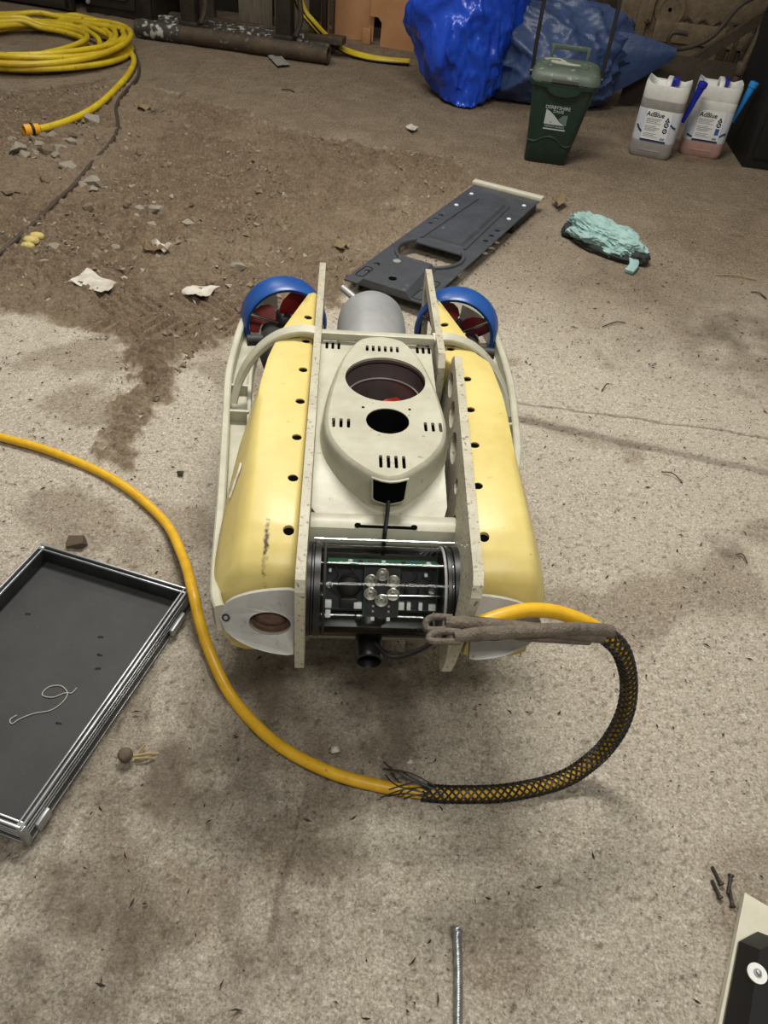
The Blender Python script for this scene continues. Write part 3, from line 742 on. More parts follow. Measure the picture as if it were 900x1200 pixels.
# local frame: x right, y up along the board, z towards the viewer
def inb(name, mb, mt, parent=None): return mb.xf(T).build(name, mt, parent or rov)
cr = inb('chassis', MB().box((0, 0, -.02), (.166, .078, .016), bev=.002), 'chip')
inb('circuit_board', MB().box((0, .040, -.005), (.168, .0016, .045)), 'pcb', cr)
for k, (x, mt) in enumerate(((-.05, 'white'), (-.035, 'chip'), (.0, 'white'), (.03, 'chip'), (.045, 'bluestroke'), (.068, 'white'), (-.022, 'rustred'), (-.018, 'rustred'))):
    inb('component', MB().box((x, .0425, .006), (.006 if k < 6 else .002, .003, .006)), mt, cr)
bl = inb('circuit_board', MB().box((-.056, 0, -.010), (.062, .066, .002)), 'chip', cr)
for sy in (-.034, .034): inb('board_edge', MB().box((-.056, sy, -.008), (.062, .0018, .004)), 'pcb', cr)
br = inb('circuit_board', MB().box((.054, 0, -.010), (.064, .066, .002)), 'chip', cr)
for sy in (-.034, .034): inb('board_edge', MB().box((.054, sy, -.008), (.064, .0018, .004)), 'pcb', cr)
for x in (-.086, .085): inb('board_edge', MB().box((x, 0, -.008), (.0018, .066, .004)), 'pcb', cr)
bc = inb('lamp_board', MB().box((-.001, -.004, .004), (.054, .078, .0018)), 'chip', cr)
for x in (-.0275, .0255): inb('board_edge', MB().box((x, -.004, .0042), (.0014, .076, .0026)), 'pcb', bc)
for k in range(6):
    a = radians(90 + 60 * k)
    c = (-.001 + .0198 * cos(a), .004 + .0198 * sin(a))
    l = inb('reflector_lamp', MB().lathe([(.006, 0), (.0098, .007), (.0093, .0072), (.004, .003)], (c[0], c[1], .0055), n=20), 'led', bc)
    inb('lamp_lens', MB().lathe([(.0026, 0), (.0024, .003), (.001, .004)], (c[0], c[1], .007), n=10), 'steel', l)
for x in (-.013, .011):
    inb('white_foot', MB().box((x, -.046, .002), (.0055, .006, .008), bev=.0008), 'white', bc)
    for y in (-.026, -.034): inb('screw', MB().lathe([(.0018, 0), (.0018, .0018)], (x, y, .005), n=8), 'alu', bc)
ln = inb('camera_lens', MB().lathe([(.018, -.008), (.018, .006), (.0165, .007), (.0165, .002)], (-.050, .003, 0), n=28), 'black', cr)
inb('lens_glass', MB().lathe([(.0165, .002), (.013, .006), (.006, .008), (.001, .0085)], (-.050, .003, 0), n=28), 'soot', ln)
inb('camera_mount', MB().box((-.050, -.024, -.004), (.026, .016, .012), bev=.001), 'black', cr)
ln = inb('camera_lens', MB().box((.046, -.002, -.004), (.022, .022, .008), bev=.003), 'black', cr)
inb('lens_glass', MB().lathe([(.007, 0), (.007, .003), (.004, .003)], (.046, -.002, .0), n=16), 'chip', ln)
for x, y in ((-.080, .003), (.077, -.003)):
    sc = inb('cap_screw', MB().lathe([(.0055, 0), (.0055, .005), (.003, .005), (.003, .002)], (x, y, -.008), n=16), 'steel', cr)
for x, y, w, h in ((-.081, -.026, .010, .012), (-.081, -.041, .008, .012), (-.036, -.027, .012, .010), (.029, -.026, .012, .012), (.042, -.026, .006, .012), (.060, -.026, .006, .012), (.078, -.027, .011, .010), (-.080, .026, .004, .005), (.066, .023, .005, .005)):
    inb('white_connector', MB().box((x, y, -.002), (w, h, .010), bev=.001), 'white', cr)
inb('metal_bar', MB().cyl((.0, -.008, .011), (.088, -.008, .005), .0014, n=8), 'steel', cr)
for k in range(7):
    x = -.075 + k * .024
    inb('wire', MB().sweep(smooth_path([(x, .036, .002), (x + .008, .02, .004), (x - .004, .004 + .004 * (k % 2), .002), (x + .006, -.012, -.004)], 5), .0009, 6), 'black', cr)
for x in (-.07, -.055, -.03, .035, .065, .072):
    inb('component', MB().box((x, .012 + .012 * sin(x * 300), -.006), (.007, .005, .006)), 'chip', cr)

# black lamp below the tube
lb = MB().lathe([(.0, 0), (.020, 0), (.0215, .006), (.0215, .074), (.019, .076), (.0175, .070), (.0165, .05), (.001, .048)], (-.008, .125, .235), Vector((0, -1, -.12)), 32, (False, False)).build('lower_lamp', 'black', rov, 40)
MB().box((-.006, .13, .240), (.05, .03, .022), bev=.004).build('lamp_bracket', 'black', lb)
MB().sweep(smooth_path([(-.02, .10, .25), (.02, .05, .243), (.06, .046, .258), (.10, .06, .28), (.118, .07, .29)], 6), .004, 8).build('lamp_cable', 'black', rov)
MB().box((.005, .18, .235), (.225, .17, .012), bev=.003).build('under_tray', 'black', rov)

# ------------------------------------------------------------------ tether with braided grip
tp = [(540, 738, .385), (587, 722, .392), (620, 715, .39), (655, 718, .38), (690, 731, .362), (712, 746, .34), (729, 765, .305), (737, 800, .235), (732, 836, .165), (717, 866, .10), (694, 891, .048), (658, 914, .016), (600, 928, .012), (545, 931, .012), (500, 929, .012), (440, 920, .012), (380, 902, .012),
      (320, 868, .012), (272, 817, .012), (246, 765, .02), (233, 725, .048), (226, 694, .068), (214, 652, .04), (190, 608, .014), (135, 563, .012), (62, 530, .012), (0, 512, .012), (-90, 488, .012), (-240, 452, .012), (-420, 430, .012)]
tw = [at(*p) for p in tp]
TETH = smooth_path(tw, 10)
t0 = TETH[14 * 10]
teth = thing('tether_cable', 'yellow tether cable curving from the vehicle around over the tray corner', 'cable', (t0.x, t0.y, 0))
Minv = Matrix.Translation((-t0.x, -t0.y, 0))
MB().sweep(TETH, .0106, 14).xf(Minv).build('cable_jacket', 'tether', teth, 60)
seg = TETH[4 * 10 + 7:14 * 10 + 2]
def frames(P):
    t = (P[1] - P[0]).normalized(); u = t.orthogonal().normalized(); F = []
    for i, p in enumerate(P):
        t2 = (P[min(i + 1, len(P) - 1)] - P[max(i - 1, 0)]).normalized()
        u = (t.rotation_difference(t2) @ u); u = (u - t2 * u.dot(t2)).normalized(); t = t2
        F.append((p, u, t.cross(u)))
    return F
# even spacing
def resample(P, step):
    out = [P[0]]; acc = 0
    for a, b in zip(P, P[1:]):
        d = (b - a).length
        while acc + d >= step and d > 0:
            k = (step - acc) / d; a = a.lerp(b, k); out.append(a.copy()); d = (b - a).length; acc = 0
        acc += d
    return out
sg = resample(seg, .003); FR = frames(sg)
bs = MB(); NS = 6; pitch = .075
for fam in (1, -1):
    for k in range(NS):
        path = []
        for i, (p, u, w) in enumerate(FR):
            a = fam * 2 * pi * i * .003 / pitch + 2 * pi * k / NS
            r = .0128 + .0009 * sin(2 * pi * i * .003 / pitch * NS + (0 if fam > 0 else pi))
            path.append(p + (u * cos(a) + w * sin(a)) * r)
        bs.sweep(path, .0018, 5)
bo = bs.xf(Minv).build('braided_grip', 'sock', teth, 60)
random.seed(5)
e0 = at(500, 929, .012)
for k in range(12):
    q = at(500 - random.uniform(25, 55), 929 + random.uniform(-38, 8), random.uniform(.004, .03))
    md = (e0 + q) / 2 + Vector((random.uniform(-.01, .01), random.uniform(-.012, .012), random.uniform(.005, .02)))
    st = e0 + Vector((random.uniform(.0, .03), random.uniform(-.012, .012), random.uniform(.0, .012)))
    MB().sweep(smooth_path([st, md, q], 6), .0013, 5).xf(Minv).build('frayed_strand', 'sock', teth, 60)
def arm(pts, r, name, eye):
    P = smooth_path([at(*q[:3]) for q in pts], 8); n = len(P)
    rad = [r * (.72 + .28 * min(1, i / (n * .15))) for i in range(n)]
    o = MB().sweep(P, r, 14, rad=rad).xf(Minv).build(name, 'webbing', teth, 60)
    Q = smooth_path([at(*q[:3]) for q in eye], 8)
    MB().sweep(Q, .0048, 10).xf(Minv).build('eye_loop', 'webbing', o, 60)
arm([(522, 729, .405), (560, 731, .403), (610, 736, .395), (655, 741, .38), (705, 746, .352)], .0098, 'grip_strap', [(530, 724, .405), (508, 723, .405), (499, 730, .40), (504, 738, .396), (530, 737, .40)])
arm([(532, 746, .402), (575, 742, .402), (630, 739, .395), (685, 737, .375), (716, 740, .355)], .0098, 'grip_strap', [(540, 741, .405), (520, 740, .40), (505, 744, .396), (506, 751, .394), (540, 752, .398)])
arm([(600, 744, .388), (640, 747, .376), (690, 750, .352)], .0075, 'grip_strap', [(610, 741, .388), (606, 743, .387), (612, 747, .385)])

# ------------------------------------------------------------------ case lid / tray
A, B, C = at(48, 637, .055), at(222, 690, .055), at(40, 978, .055)
e1 = (A - B).normalized(); ang = atan2(e1.y, e1.x)
WT, LT, HT = (A - B).length, (C - B).length, .055
tray = thing('case_lid', 'shallow dark grey case lid with aluminium edges lying open on the concrete', 'case lid', (B.x, B.y, 0), ang)
MB().box((WT / 2, LT / 2, .010), (WT - .008, LT - .008, .014), bev=.002).build('lining', 'trayfoam', tray, label='dark grey foam lining')
def side(p, q, nx, ny, lab=None):
    cx, cy = (p[0] + q[0]) / 2, (p[1] + q[1]) / 2
    lx = abs(q[0] - p[0]) + .0; ly = abs(q[1] - p[1])
    sd = lambda off, wd, z, h, mt, nm, par: MB().box((cx - nx * off, cy - ny * off, z), (lx if lx > ly else wd, ly if ly >= lx else wd, h), bev=min(wd, h) * .2).build(nm, mt, par)
    o = sd(.006, .011, .026, .048, 'traydark', 'side_panel', tray)
    sd(.0018, .0036, .0535, .006, 'trayrim', 'edge_rail', o)
    sd(.0105, .0030, .0515, .005, 'trayrim', 'edge_rail', o)
    for z in (.044, .036, .028, .008): sd(-.0002, .0024, z, .0022, 'trayrim', 'groove_rail', o)
side((0, 0), (WT, 0), 0, -1); side((0, LT), (WT, LT), 0, 1); side((0, 0), (0, LT), -1, 0); side((WT, 0), (WT, LT), 1, 0)
for x, y in ((0, 0), (WT, 0), (0, LT), (WT, LT)):
    MB().box((x + (.004 if x == 0 else -.004), y + (.004 if y == 0 else -.004), .027), (.012, .012, .054), bev=.003).build('corner_cap', 'black' if (x, y) == (0, 0) else 'trayrim', tray)
MB().box((-.004, LT * .12, .018), (.008, .05, .018), bev=.002).build('latch', 'alu', tray)
MB().box((-.004, LT * .93, .022), (.008, .03, .022), bev=.002).build('latch', 'alu', tray)
th = [(20, 838), (12, 843), (14, 848), (24, 842), (40, 836), (60, 832), (74, 822), (79, 812), (72, 804), (60, 804), (52, 809), (50, 815), (62, 817), (76, 812), (84, 812), (90, 806)]
t1 = at(45, 830, .019)
tag(MB().sweep(smooth_path([at(x, y, .0190) - Vector((t1.x, t1.y, 0)) for x, y in th], 6), .0009, 5).build('thread', 'thread', loc=(t1.x, t1.y, 0)), 'thin pale thread curled on the dark lining of the lid', 'thread')
for x, y, a in ((118, 746, .3), (117, 767, 0), (115, 783, .4), (69, 847, .1), (33, 719, .2)):
    pq = at(x, y, .0188)
    tag(MB().sweep(smooth_path([(-.005 * cos(a), -.005 * sin(a), 0), (0, 0, .0008), (.005 * cos(a), .004 * sin(a) - .001, 0)], 4), .0010, 5).build('grit_crumb', 'soot', loc=pq), 'tiny black crumb lying on the dark lining of the lid', 'crumb', 'crumbs in the case lid')

# ------------------------------------------------------------------ black pan behind the vehicle
c0 = Vector((-.214, 2.413, 0)); dl = Vector((.93, 2.125, 0)).normalized(); PL, PW = 1.16, .30
pan = thing('skid_pan', 'dark grey pressed pan with a round cut-out and a cream end strip', 'skid pan', c0, atan2(dl.y, dl.x))
# local: x along the length (away), -y towards the right side
ZP = .045
D = [(.36 + .115 * cos(a), -.15 + .115 * sin(a)) for a in [radians(55) + radians(250) * k / 28 for k in range(29)]]
sm = [ell(x, y, .011, .011, 12) for x, y in ((.62, -.03), (.67, -.03), (.72, -.03), (.60, -.27), (.66, -.27), (.72, -.27), (.10, -.035), (.17, -.035), (.10, -.265))]
sh = MB().shape([(0, 0), (PL, 0), (PL, -PW), (0, -PW)], [D] + sm, .005, lambda u, v, w: (u, v, ZP + w)).build('sheet', 'pan', pan, 20)
for x, y in ((.86, -.035), (1.02, -.035), (.86, -.265), (1.04, -.265)):
    MB().lathe([(.009, 0), (.009, .003), (.006, .005)], (x, y, ZP + .004), n=14).build('rivet', 'white', pan)
def frust(mb, x0, x1, ya0, yb0, ya1, yb1, z0, z1, ins):
    lo = [(x0, ya0, z0), (x1, ya1, z0), (x1, yb1, z0), (x0, yb0, z0)]
    hi = [(x0 + ins[0], ya0 - ins[1], z1), (x1 - ins[0], ya1 - ins[1], z1), (x1 - ins[0], yb1 + ins[1], z1), (x0 + ins[0], yb0 + ins[1], z1)]
    return mb.rings([lo, hi])
frust(MB(), .49, .98, -.075, -.225, -.09, -.21, ZP + .003, ZP + .014, (.006, .012)).build('raised_boss', 'pan', pan, 20)
frust(MB(), .0, .245, -.05, -.25, -.07, -.23, ZP + .003, ZP + .026, (.0, .022)).build('folded_bracket', 'pan', pan, 20)
for x, y, mt in ((.06, -.15, 'hole'), (.19, -.10, 'packet')):
    MB().lathe([(.014, 0), (.014, .0012)], (x, y, ZP + .026), n=16).build('bolt_hole', mt, pan)
rim = [(x, y, ZP + .008) for x, y in [(.36 + .122 * cos(a), -.15 + .122 * sin(a)) for a in [radians(50) + radians(260) * k / 30 for k in range(31)]]]
MB().sweep(rim, .007, 8).build('cutout_rim', 'pan', pan)
for x0, x1 in ((.47, .98),):
    for s_ in (-1, 1): MB().sweep([(x0, -.15 + s_ * .088, ZP + .006), (x1, -.15 + s_ * .07, ZP + .006)], .005, 8).build('pressed_rib', 'pan', pan)
for q in (rrect(.09, -.028, .08, .03, .01), rrect(.05, -.262, .07, .035, .01), rrect(.14, -.262, .06, .035, .01)):
    MB().sweep([(x, y, ZP + .005) for x, y in q + q[:1]], .0022, 5).build('outlined_pad', 'soot', pan)
MB().box((.99, -.268, .0215), (.28, .05, .043), bev=.002).build('side_box', 'soot', pan)
MB().box((.99, -.03, .0215), (.28, .04, .043), bev=.002).build('side_box', 'soot', pan)
for y in (-.012, -.288): MB().box((.2, y + (-.02 if y > -.1 else .02), .0215), (.3, .006, .043)).build('flange', 'pan', pan)
MB().box((PL - .012, -PW / 2, ZP + .012), (.036, PW + .02, .016), bev=.003).build('end_strip', 'creamstrip', pan, label='cream end strip')

# ------------------------------------------------------------------ crumpled things
def crumple(name, mt, dims, seed, amp=.12, sub=5, f=2.2, flat=True, shape=None, parent=None, loc=None, rot=None, ridge=.6, hi=.5, crease=False, wt=.8):
    bm = bmesh.new(); bmesh.ops.create_icosphere(bm, subdivisions=sub, radius=1)
    co = np.array([v.co for v in bm.verts]); d = co / np.linalg.norm(co, axis=1, keepdims=True)
    q = d + seed * 7.3
    n = n3(q, f) * (1 - ridge) + ridge * (1 - 2 * np.abs(n3(q + 3.3, f * .9))) + hi * (.45 * (1 - 2 * np.abs(n3(q + 9.7, f * 2.3))) + .2 * (1 - 2 * np.abs(n3(q + 1.7, f * 5))))
    if crease:
        n = .9 * n3(q, f * .8) + wt * (.9 * np.clip(1 - 1.7 * np.abs(n3(q + 3.3, f)), 0, 1) ** 2 + .5 * np.clip(1 - 1.9 * np.abs(n3(q + 9.7, f * 2.1)), 0, 1) ** 2 + .28 * np.clip(1 - 2 * np.abs(n3(q + 5.7, f * 4.3)), 0, 1) ** 2) - .3
    p = d * (1 + amp * n)[:, None]
    if shape is not None: p = shape(p)
    p = p * np.array(dims)
    if flat: p[:, 2] = np.where(p[:, 2] < -dims[2] * .72, -dims[2] * .72 + (p[:, 2] + dims[2] * .72) * .1, p[:, 2])
    p[:, 2] -= p[:, 2].min()
    for v, c in zip(bm.verts, p): v.co = c
    me = bpy.data.meshes.new(name); bm.to_mesh(me); bm.free(); me.materials.append(M[mt])
    me.polygons.foreach_set('use_smooth', [True] * len(me.polygons)); me.set_sharp_from_angle(angle=radians(75))
    o = bpy.data.objects.new(name, me); COL.objects.link(o)
    if parent: o.parent = parent
    if loc is not None: o.location = loc
    if rot is not None: o.rotation_euler = rot
    return o

def bagshape1(p):
    z = p[:, 2]; k = 1 - .28 * np.clip(z, 0, 2)
    # pulls to a corner low at the front right
    lo = np.clip(-z, 0, 1)
    x = p[:, 0] * (k - .45 * lo) + .2 * lo; y = p[:, 1] * k - .3 * lo
    return np.stack([x, y, z], 1)
g = at(545, 122)
tag(crumple('rubbish_bag', 'bagblue', (.315, .32, .54), 3, .20, 6, 1.2, shape=bagshape1, loc=(g.x - .05, g.y + .22, 0), crease=True), 'glossy bright blue plastic rubbish sack beside the brown boards', 'bag')
def bagshape2(p):
    z = p[:, 2]; x = p[:, 0]
    k = np.clip(1 - .3 * np.clip(z, 0, 2), .3, 1)
    return np.stack([x, p[:, 1] * k, z * (1 - .12 * x)], 1)
g = at(650, 135)
b2 = tag(crumple('rubbish_bag', 'bagdull', (.43, .28, .30), 11, .18, 6, 1.2, shape=bagshape2, loc=(g.x + .0, g.y + .32, 0), crease=True), 'dusty dull blue plastic sack slumped behind the green caddy', 'bag')
def cone_tail(a, b, r, mt, name, parent, seed):
    a, b = Vector(a), Vector(b); rings = []
    rnd = random.Random(seed); n = 22
    for k in range(9):
        t = k / 8; c = a.lerp(b, t); rr = r * (1 - .86 * t ** 1.4)
        rings.append([c + Vector((0, cos(2 * pi * i / n) * rr * (.25 + .06 * rnd.random()), sin(2 * pi * i / n) * rr * (1 + .2 * ((i % 4) - 1.5) * .5))) for i in range(n)])
    return MB().rings(rings).build(name, mt, parent, 60)
cone_tail((.25, -.05, .22), (.64, -.10, .33), .17, 'bagdull', 'twisted_neck', b2, 3)

g = at(700, 290)
cl = thing('rag', 'crumpled pale teal rag with dark soiled underside on the floor', 'rag', (g.x, g.y, 0), radians(-38))
o = crumple('cloth_fold', 'teal', (.135, .075, .055), 21, .27, 6, 1.4, loc=(-.01, .015, .004), parent=cl, crease=True)
o = crumple('cloth_fold', 'teal', (.085, .055, .046), 24, .27, 6, 1.4, loc=(.09, -.005, .002), parent=cl, crease=True)
o = crumple('soiled_fold', 'clothblack', (.12, .04, .022), 29, .3, 4, 2.0, loc=(.05, -.03, 0), parent=cl)
o = crumple('soiled_fold', 'clothblack', (.05, .04, .03), 31, .25, 4, 2.6, loc=(.165, .0, 0), parent=cl)
P = smooth_path([(.14, -.02, .03), (.18, -.045, .022), (.20, -.085, .018), (.205, -.125, .010)], 6)
MB().ribbon(P, .035, .012).build('cloth_tail', 'teal', cl, 60)
o = crumple('soiled_fold', 'clothblack', (.03, .035, .03), 33, .2, 4, 2.6, loc=(-.135, .0, .0), parent=cl)

# ------------------------------------------------------------------ food caddy
ba = at(614, 188); bb = at(661, 195); yawb = atan2(bb.y - ba.y, bb.x - ba.x)
bc_ = (ba + bb) / 2
cad = thing('food_caddy', 'dark green lidded food waste caddy with black carrying handle', 'caddy', (bc_.x, bc_.y, 0), yawb)
HB = .355
def sec(z, w, d, y0, r):  # rounded section, front at y0
    return [(x, y + y0 + d / 2, z) for x, y in rrect(0, 0, w, d, r, 5)]
secs = []
for z, w, d in ((0, .19, .21), (.008, .205, .225), (.10, .222, .24), (.25, .262, .27), (HB, .29, .29)):
    secs.append([(x + .02 * z / HB, y, zz) for x, y, zz in sec(z, w, d, -.028 * z / HB - (.006 if z > 0 else 0), .03)])
MB().rings(secs).build('body', 'bin', cad, 40)
fy = lambda z: -.028 * z / HB - .006
MB().rings([[(q[0] + .02, q[1], q[2]) for q in sec(z, w, d, y, .04)] for z, w, d, y in ((HB - .012, 0.308, .31, fy(HB) - .01), (HB + .004, 0.310, .312, fy(HB) - .011), (HB + .008, 0.304, .306, fy(HB) - .008))]).build('rim', 'bin', cad, 40)
lid = MB().rings([[(q[0] * 1.07 + .02, q[1], q[2]) for q in sec(z, w, d, y, r)] for z, w, d, y, r in ((HB + .008, .296, .316, fy(HB) - .013, .05), (HB + .026, .296, .316, fy(HB) - .013, .05), (HB + .045, .275, .296, fy(HB) - .003, .05), (HB + .056, .24, .262, fy(HB) + .014, .045), (HB + .060, .19, .212, fy(HB) + .04, .04))]).build('lid', 'binlid', cad, 40, label='faded dusty green lid')
MB().rings([[(q[0] + .02, q[1], q[2]) for q in sec(z, w, d, .03, .02)] for z, w, d in ((HB + .059, .19, .13), (HB + .064, .186, .126))]).build('raised_panel', 'binlid', lid, 30)
dp = [(-.12, .17), (-.09, .19), (-.04, .185), (-.01, .15), (.0, .12), (.03, .10), (.065, .095), (.075, .075), (.05, .06), (.0, .058), (-.05, .065), (-.08, .085), (-.08, .13), (-.11, .14)]
MB().shape(dp, [], .0015, lambda u, v, w: (u * .9 + .01, v, HB + .0635 + w if abs(u) < .084 else HB + .0600 + w * .5)).build('dust_patch', 'dust', lid, 0)
for sx in (-1, 1): MB().box((sx * .085 + .02, .255, HB + .075), (.014, .016, .06), bev=.003).build('grip_post', 'binlid', lid)
MB().box((.02, .255, HB + .10), (.19, .014, .022), bev=.004).build('grip_bar', 'binlid', lid)
cres = [(.062 * cos(a), .018 * sin(a) * 1.6) for a in [pi * k / 14 for k in range(15)]]
MB().shape(cres, [], .003, lambda u, v, w: (u + .02, fy(HB) - .0145 + v * .45 - w, HB + .012 + v)).build('lid_notch', 'soot', lid, 0)
tabp = [(-.10, 0)] + [(.075 * cos(a), -.032 * sin(a) - .004) for a in [pi - pi * k / 14 for k in range(15)]] + [(.10, 0)]
MB().shape(tabp, [], .006, lambda u, v, w: (u + .02, fy(HB) - .010 - w, HB - .010 + v)).build('front_tab', 'bin', cad, 0)
wave = smooth_path([(x, fy(.1) - .0, z) for x, z in ((-.105, .105), (-.07, .10), (-.035, .118), (0, .128), (.035, .118), (.06, .098), (.085, .09), (.108, .10))], 5)
wave = [(p.x, fy(p.z) - .001, p.z) for p in wave]
MB().sweep(wave, .0045, 8).build('wave_rib', 'bin', cad)
bail = smooth_path([(-.162 + .02, .14, HB + .004), (-.166 + .02, .15, HB + .12), (-.166 + .02, .165, HB + .28), (-.155 + .02, .17, HB + .33), (-.10, .175, HB + .36), (.14, .175, HB + .36), (.155 + .02, .17, HB + .33), (.166 + .02, .165, HB + .28), (.166 + .02, .15, HB + .12), (.162 + .02, .14, HB + .004)], 6)
hb = MB().ribbon(bail, .011, .018, side=(0, 1, 0)).build('carry_handle', 'black', cad, 40)
for sx in (-1, 1): MB().cyl((sx * .14 + .02, .14, HB + .004), (sx * .172 + .02, .14, HB + .004), .016, n=16).build('pivot', 'black', hb)
def text(body, size, f, mt, parent, name, t=.0006):
    cu = bpy.data.curves.new(name, 'FONT'); cu.body = body; cu.size = size; cu.align_x = 'CENTER'; cu.offset = size * (.02 if size > .025 else .004)
    to = bpy.data.objects.new(name, cu); COL.objects.link(to)
    me = bpy.data.meshes.new_from_object(to.evaluated_get(bpy.context.evaluated_depsgraph_get()))
    bpy.data.objects.remove(to, do_unlink=True)
    for v in me.vertices: v.co = f(v.co.x, v.co.y, t)
    me.materials.clear(); me.materials.append(M[mt]); me.name = name
    o = bpy.data.objects.new(name, me); COL.objects.link(o); o.parent = parent
    return o
def fb(u0, v0): return lambda u, v, w: (u0 + u, fy(v0 + v) - .0012 - w, v0 + v)
LX, LZ = .012, .205
text('DERBYSHIRE', .021, fb(LX, LZ + .046), 'print', cad, 'printed_lettering')
text('DALES', .017, fb(LX + .006, LZ + .031), 'print', cad, 'printed_lettering')
text('DISTRICT COUNCIL', .0105, fb(LX, LZ - .034), 'print', cad, 'printed_lettering')
MB().shape([(-.052, -.022), (-.052, .042), (-.035, .036), (-.01, .018), (.02, -.008), (.045, -.022)], [], .0008, fb(LX, LZ)).build('printed_hill', 'print', cad, 0)
MB().shape([(.046, -.021), (.052, -.021), (.052, .026), (.03, .022), (.012, .004), (.022, -.006)], [], .0008, fb(LX, LZ)).build('printed_hill', 'printgrey', cad, 0)
MB().shape([(-.052, -.045), (.052, -.045), (.052, -.0395), (-.052, -.0395)], [], .0008, fb(LX, LZ)).build('printed_bar', 'print', cad, 0)
MB().shape(ell(-.022, -.012, .0025, .003, 8), [], .0012, fb(LX, LZ)).build('printed_dot', 'ink', cad, 0)

# ------------------------------------------------------------------ jerrycans
def jerry(p0, p1, name, label, low, shoulder, spout, kind):
    a = at(*p0); b = at(*p1); yw = atan2(b.y - a.y, b.x - a.x); mid = (a + b) / 2
    g = thing('fluid_can', label, 'can', (mid.x, mid.y, 0), yw, 'fluid cans by the rusty sheet')
    w, d = .215, .165
    S_ = lambda z, k, r=.035: [(x * k, y * k + d / 2, z) for x, y in rrect(0, 0, w, d, r, 5)]
    MB().rings([S_(0, .90), (S_(.008, .96)), S_(.03, 1), S_(.072, 1), S_(.078, .985)]).build('lower_body', low, g, 40)
    for z in (.035,): MB().box((0, .001, z), (.11, .006, .007), bev=.002).build('moulded_rib', low, g)
    MB().rings([S_(.078, .985), S_(.085, 1.0), S_(.215, 1.0), S_(.225, .99)]).build('label_wrap', 'label', g, 40)
    MB().rings([S_(.225, .985), S_(.232, 1.0), S_(.262, 1.0), S_(.268, .985)]).build('shoulder', shoulder, g, 40)
    hw = w / 2
    def T(k, f_): return [(x * k, y * k + d / 2, f_(x)) for x, y in rrect(0, 0, w, d, .035, 5)]
    top = MB().rings([S_(.268, .985), S_(.274, 1.0), T(1.0, lambda x: .315 + .022 * (abs(x) / hw) ** 3), T(.96, lambda x: .325 + .028 * (abs(x) / hw) ** 3), T(.80, lambda x: .323 + .012 * (abs(x) / hw) ** 2), T(.6, lambda x: .298), T(.3, lambda x: .294)]).build('top', 'canwhite', g, 40)
    MB().ribbon(smooth_path([(0, .02, .315), (0, .03, .345), (0, .07, .352), (0, .115, .348), (0, .135, .31)], 5), .026, .02).build('handle', 'canwhite', top, 50)
    MB().lathe([(.026, 0), (.028, .004), (.028, .03), (.025, .034)], (.02, .125, .318), n=24).build('cap', 'capblue', g)
    # spout stored along the side
    sp = MB().lathe([(.010, 0), (.014, .10), (.019, .17), (.023, .172), (.023, .192), (.019, .196)], (w / 2 + .008, .09, .17), Vector((.22, -.02, 1)), 20).build('pouring_spout', spout, g)
    f0 = lambda u0, v0, dd=0: (lambda u, v, q: (u0 + u, -.0015 - q - dd, v0 + v))
    lw, lh = .128, .145
    lb = MB().shape([(-lw/2, .080), (lw/2, .080), (lw/2, .080 + lh), (-lw/2, .080 + lh)], [], .001, f0(0, 0)).build('label', 'white', g, 0)
    MB().shape([(-lw/2, .080), (lw/2, .080), (lw/2, .088), (-lw/2, .088)], [], .0006, f0(0, 0, .001)).build('label_stripe', 'navy', lb, 0)
    text('AdBlue', .030, f0(-.018, .194, .0012), 'ink', lb, 'printed_lettering')
    for k in range(13):
        z = .182 - k * .0068
        if k in (4, 9): continue
        ww = .074 - .01 * ((k * 7) % 3)
        MB().shape([(-.056, z), (-.056 + ww, z), (-.056 + ww, z + .0026), (-.056, z + .0026)], [], .0006, f0(0, 0, .001)).build('printed_line', 'inkgrey', lb, 0)
    MB().shape([(.033, .178), (.059, .178), (.046, .200)], [[(.042, .182), (.050, .182), (.046, .190)]], .0006, f0(0, 0, .001)).build('printed_triangle', 'navy', lb, 0)
    MB().shape(ell(.046, .164, .012, .012, 18), [ell(.046, .164, .007, .007, 14)], .0006, f0(0, 0, .001)).build('printed_ring', 'navy', lb, 0)
    MB().shape([(.040, .159), (.043, .157), (.052, .169), (.049, .171)], [], .0006, f0(0, 0, .001)).build('printed_slash', 'navy', lb, 0)
    if kind == 0:
        MB().shape(ell(.046, .136, .012, .012, 18), [ell(.046, .136, .007, .007, 14)], .0006, f0(0, 0, .001)).build('printed_ring', 'navy', lb, 0)
        MB().shape([(.040, .131), (.043, .129), (.052, .141), (.049, .143)], [], .0006, f0(0, 0, .001)).build('printed_slash', 'navy', lb, 0)
    else:
        MB().shape([(.037, .116), (.057, .116), (.057, .147), (.037, .147)], [], .0006, f0(0, 0, .001)).build('printed_panel', 'bluestroke', lb, 0)
    for k in range(9):
        MB().shape([(.034 + k * .0026, .092), (.0352 + k * .0026 + .0006 * (k % 2), .092), (.0352 + k * .0026 + .0006 * (k % 2), .102), (.034 + k * .0026, .102)], [], .0006, f0(0, 0, .001)).build('bar_mark', 'ink', lb, 0)
    arc = [(.066, .168), (.08, .158), (.094, .155)] if kind == 0 else [(.066, .11), (.08, .122), (.094, .13)]
    MB().ribbon([(u, -.0012, v) for u, v in arc], .0012, .008, side=(0, 1, 0)).build('blue_arc', 'navy', g, 0)
    arc = [(-.094, .15), (-.08, .13), (-.066, .118)] if kind == 0 else [(-.094, .105), (-.08, .098), (-.066, .094)]
    MB().ribbon([(u, -.0012, v) for u, v in arc], .0012, .008, side=(0, 1, 0)).build('blue_arc', 'navy', g, 0)
    return g
jerry((733, 180), (784, 190), 'a', 'white fluid can with grey liquid and a deep blue spout', 'canliquid', 'canliquid', 'capblue', 0)
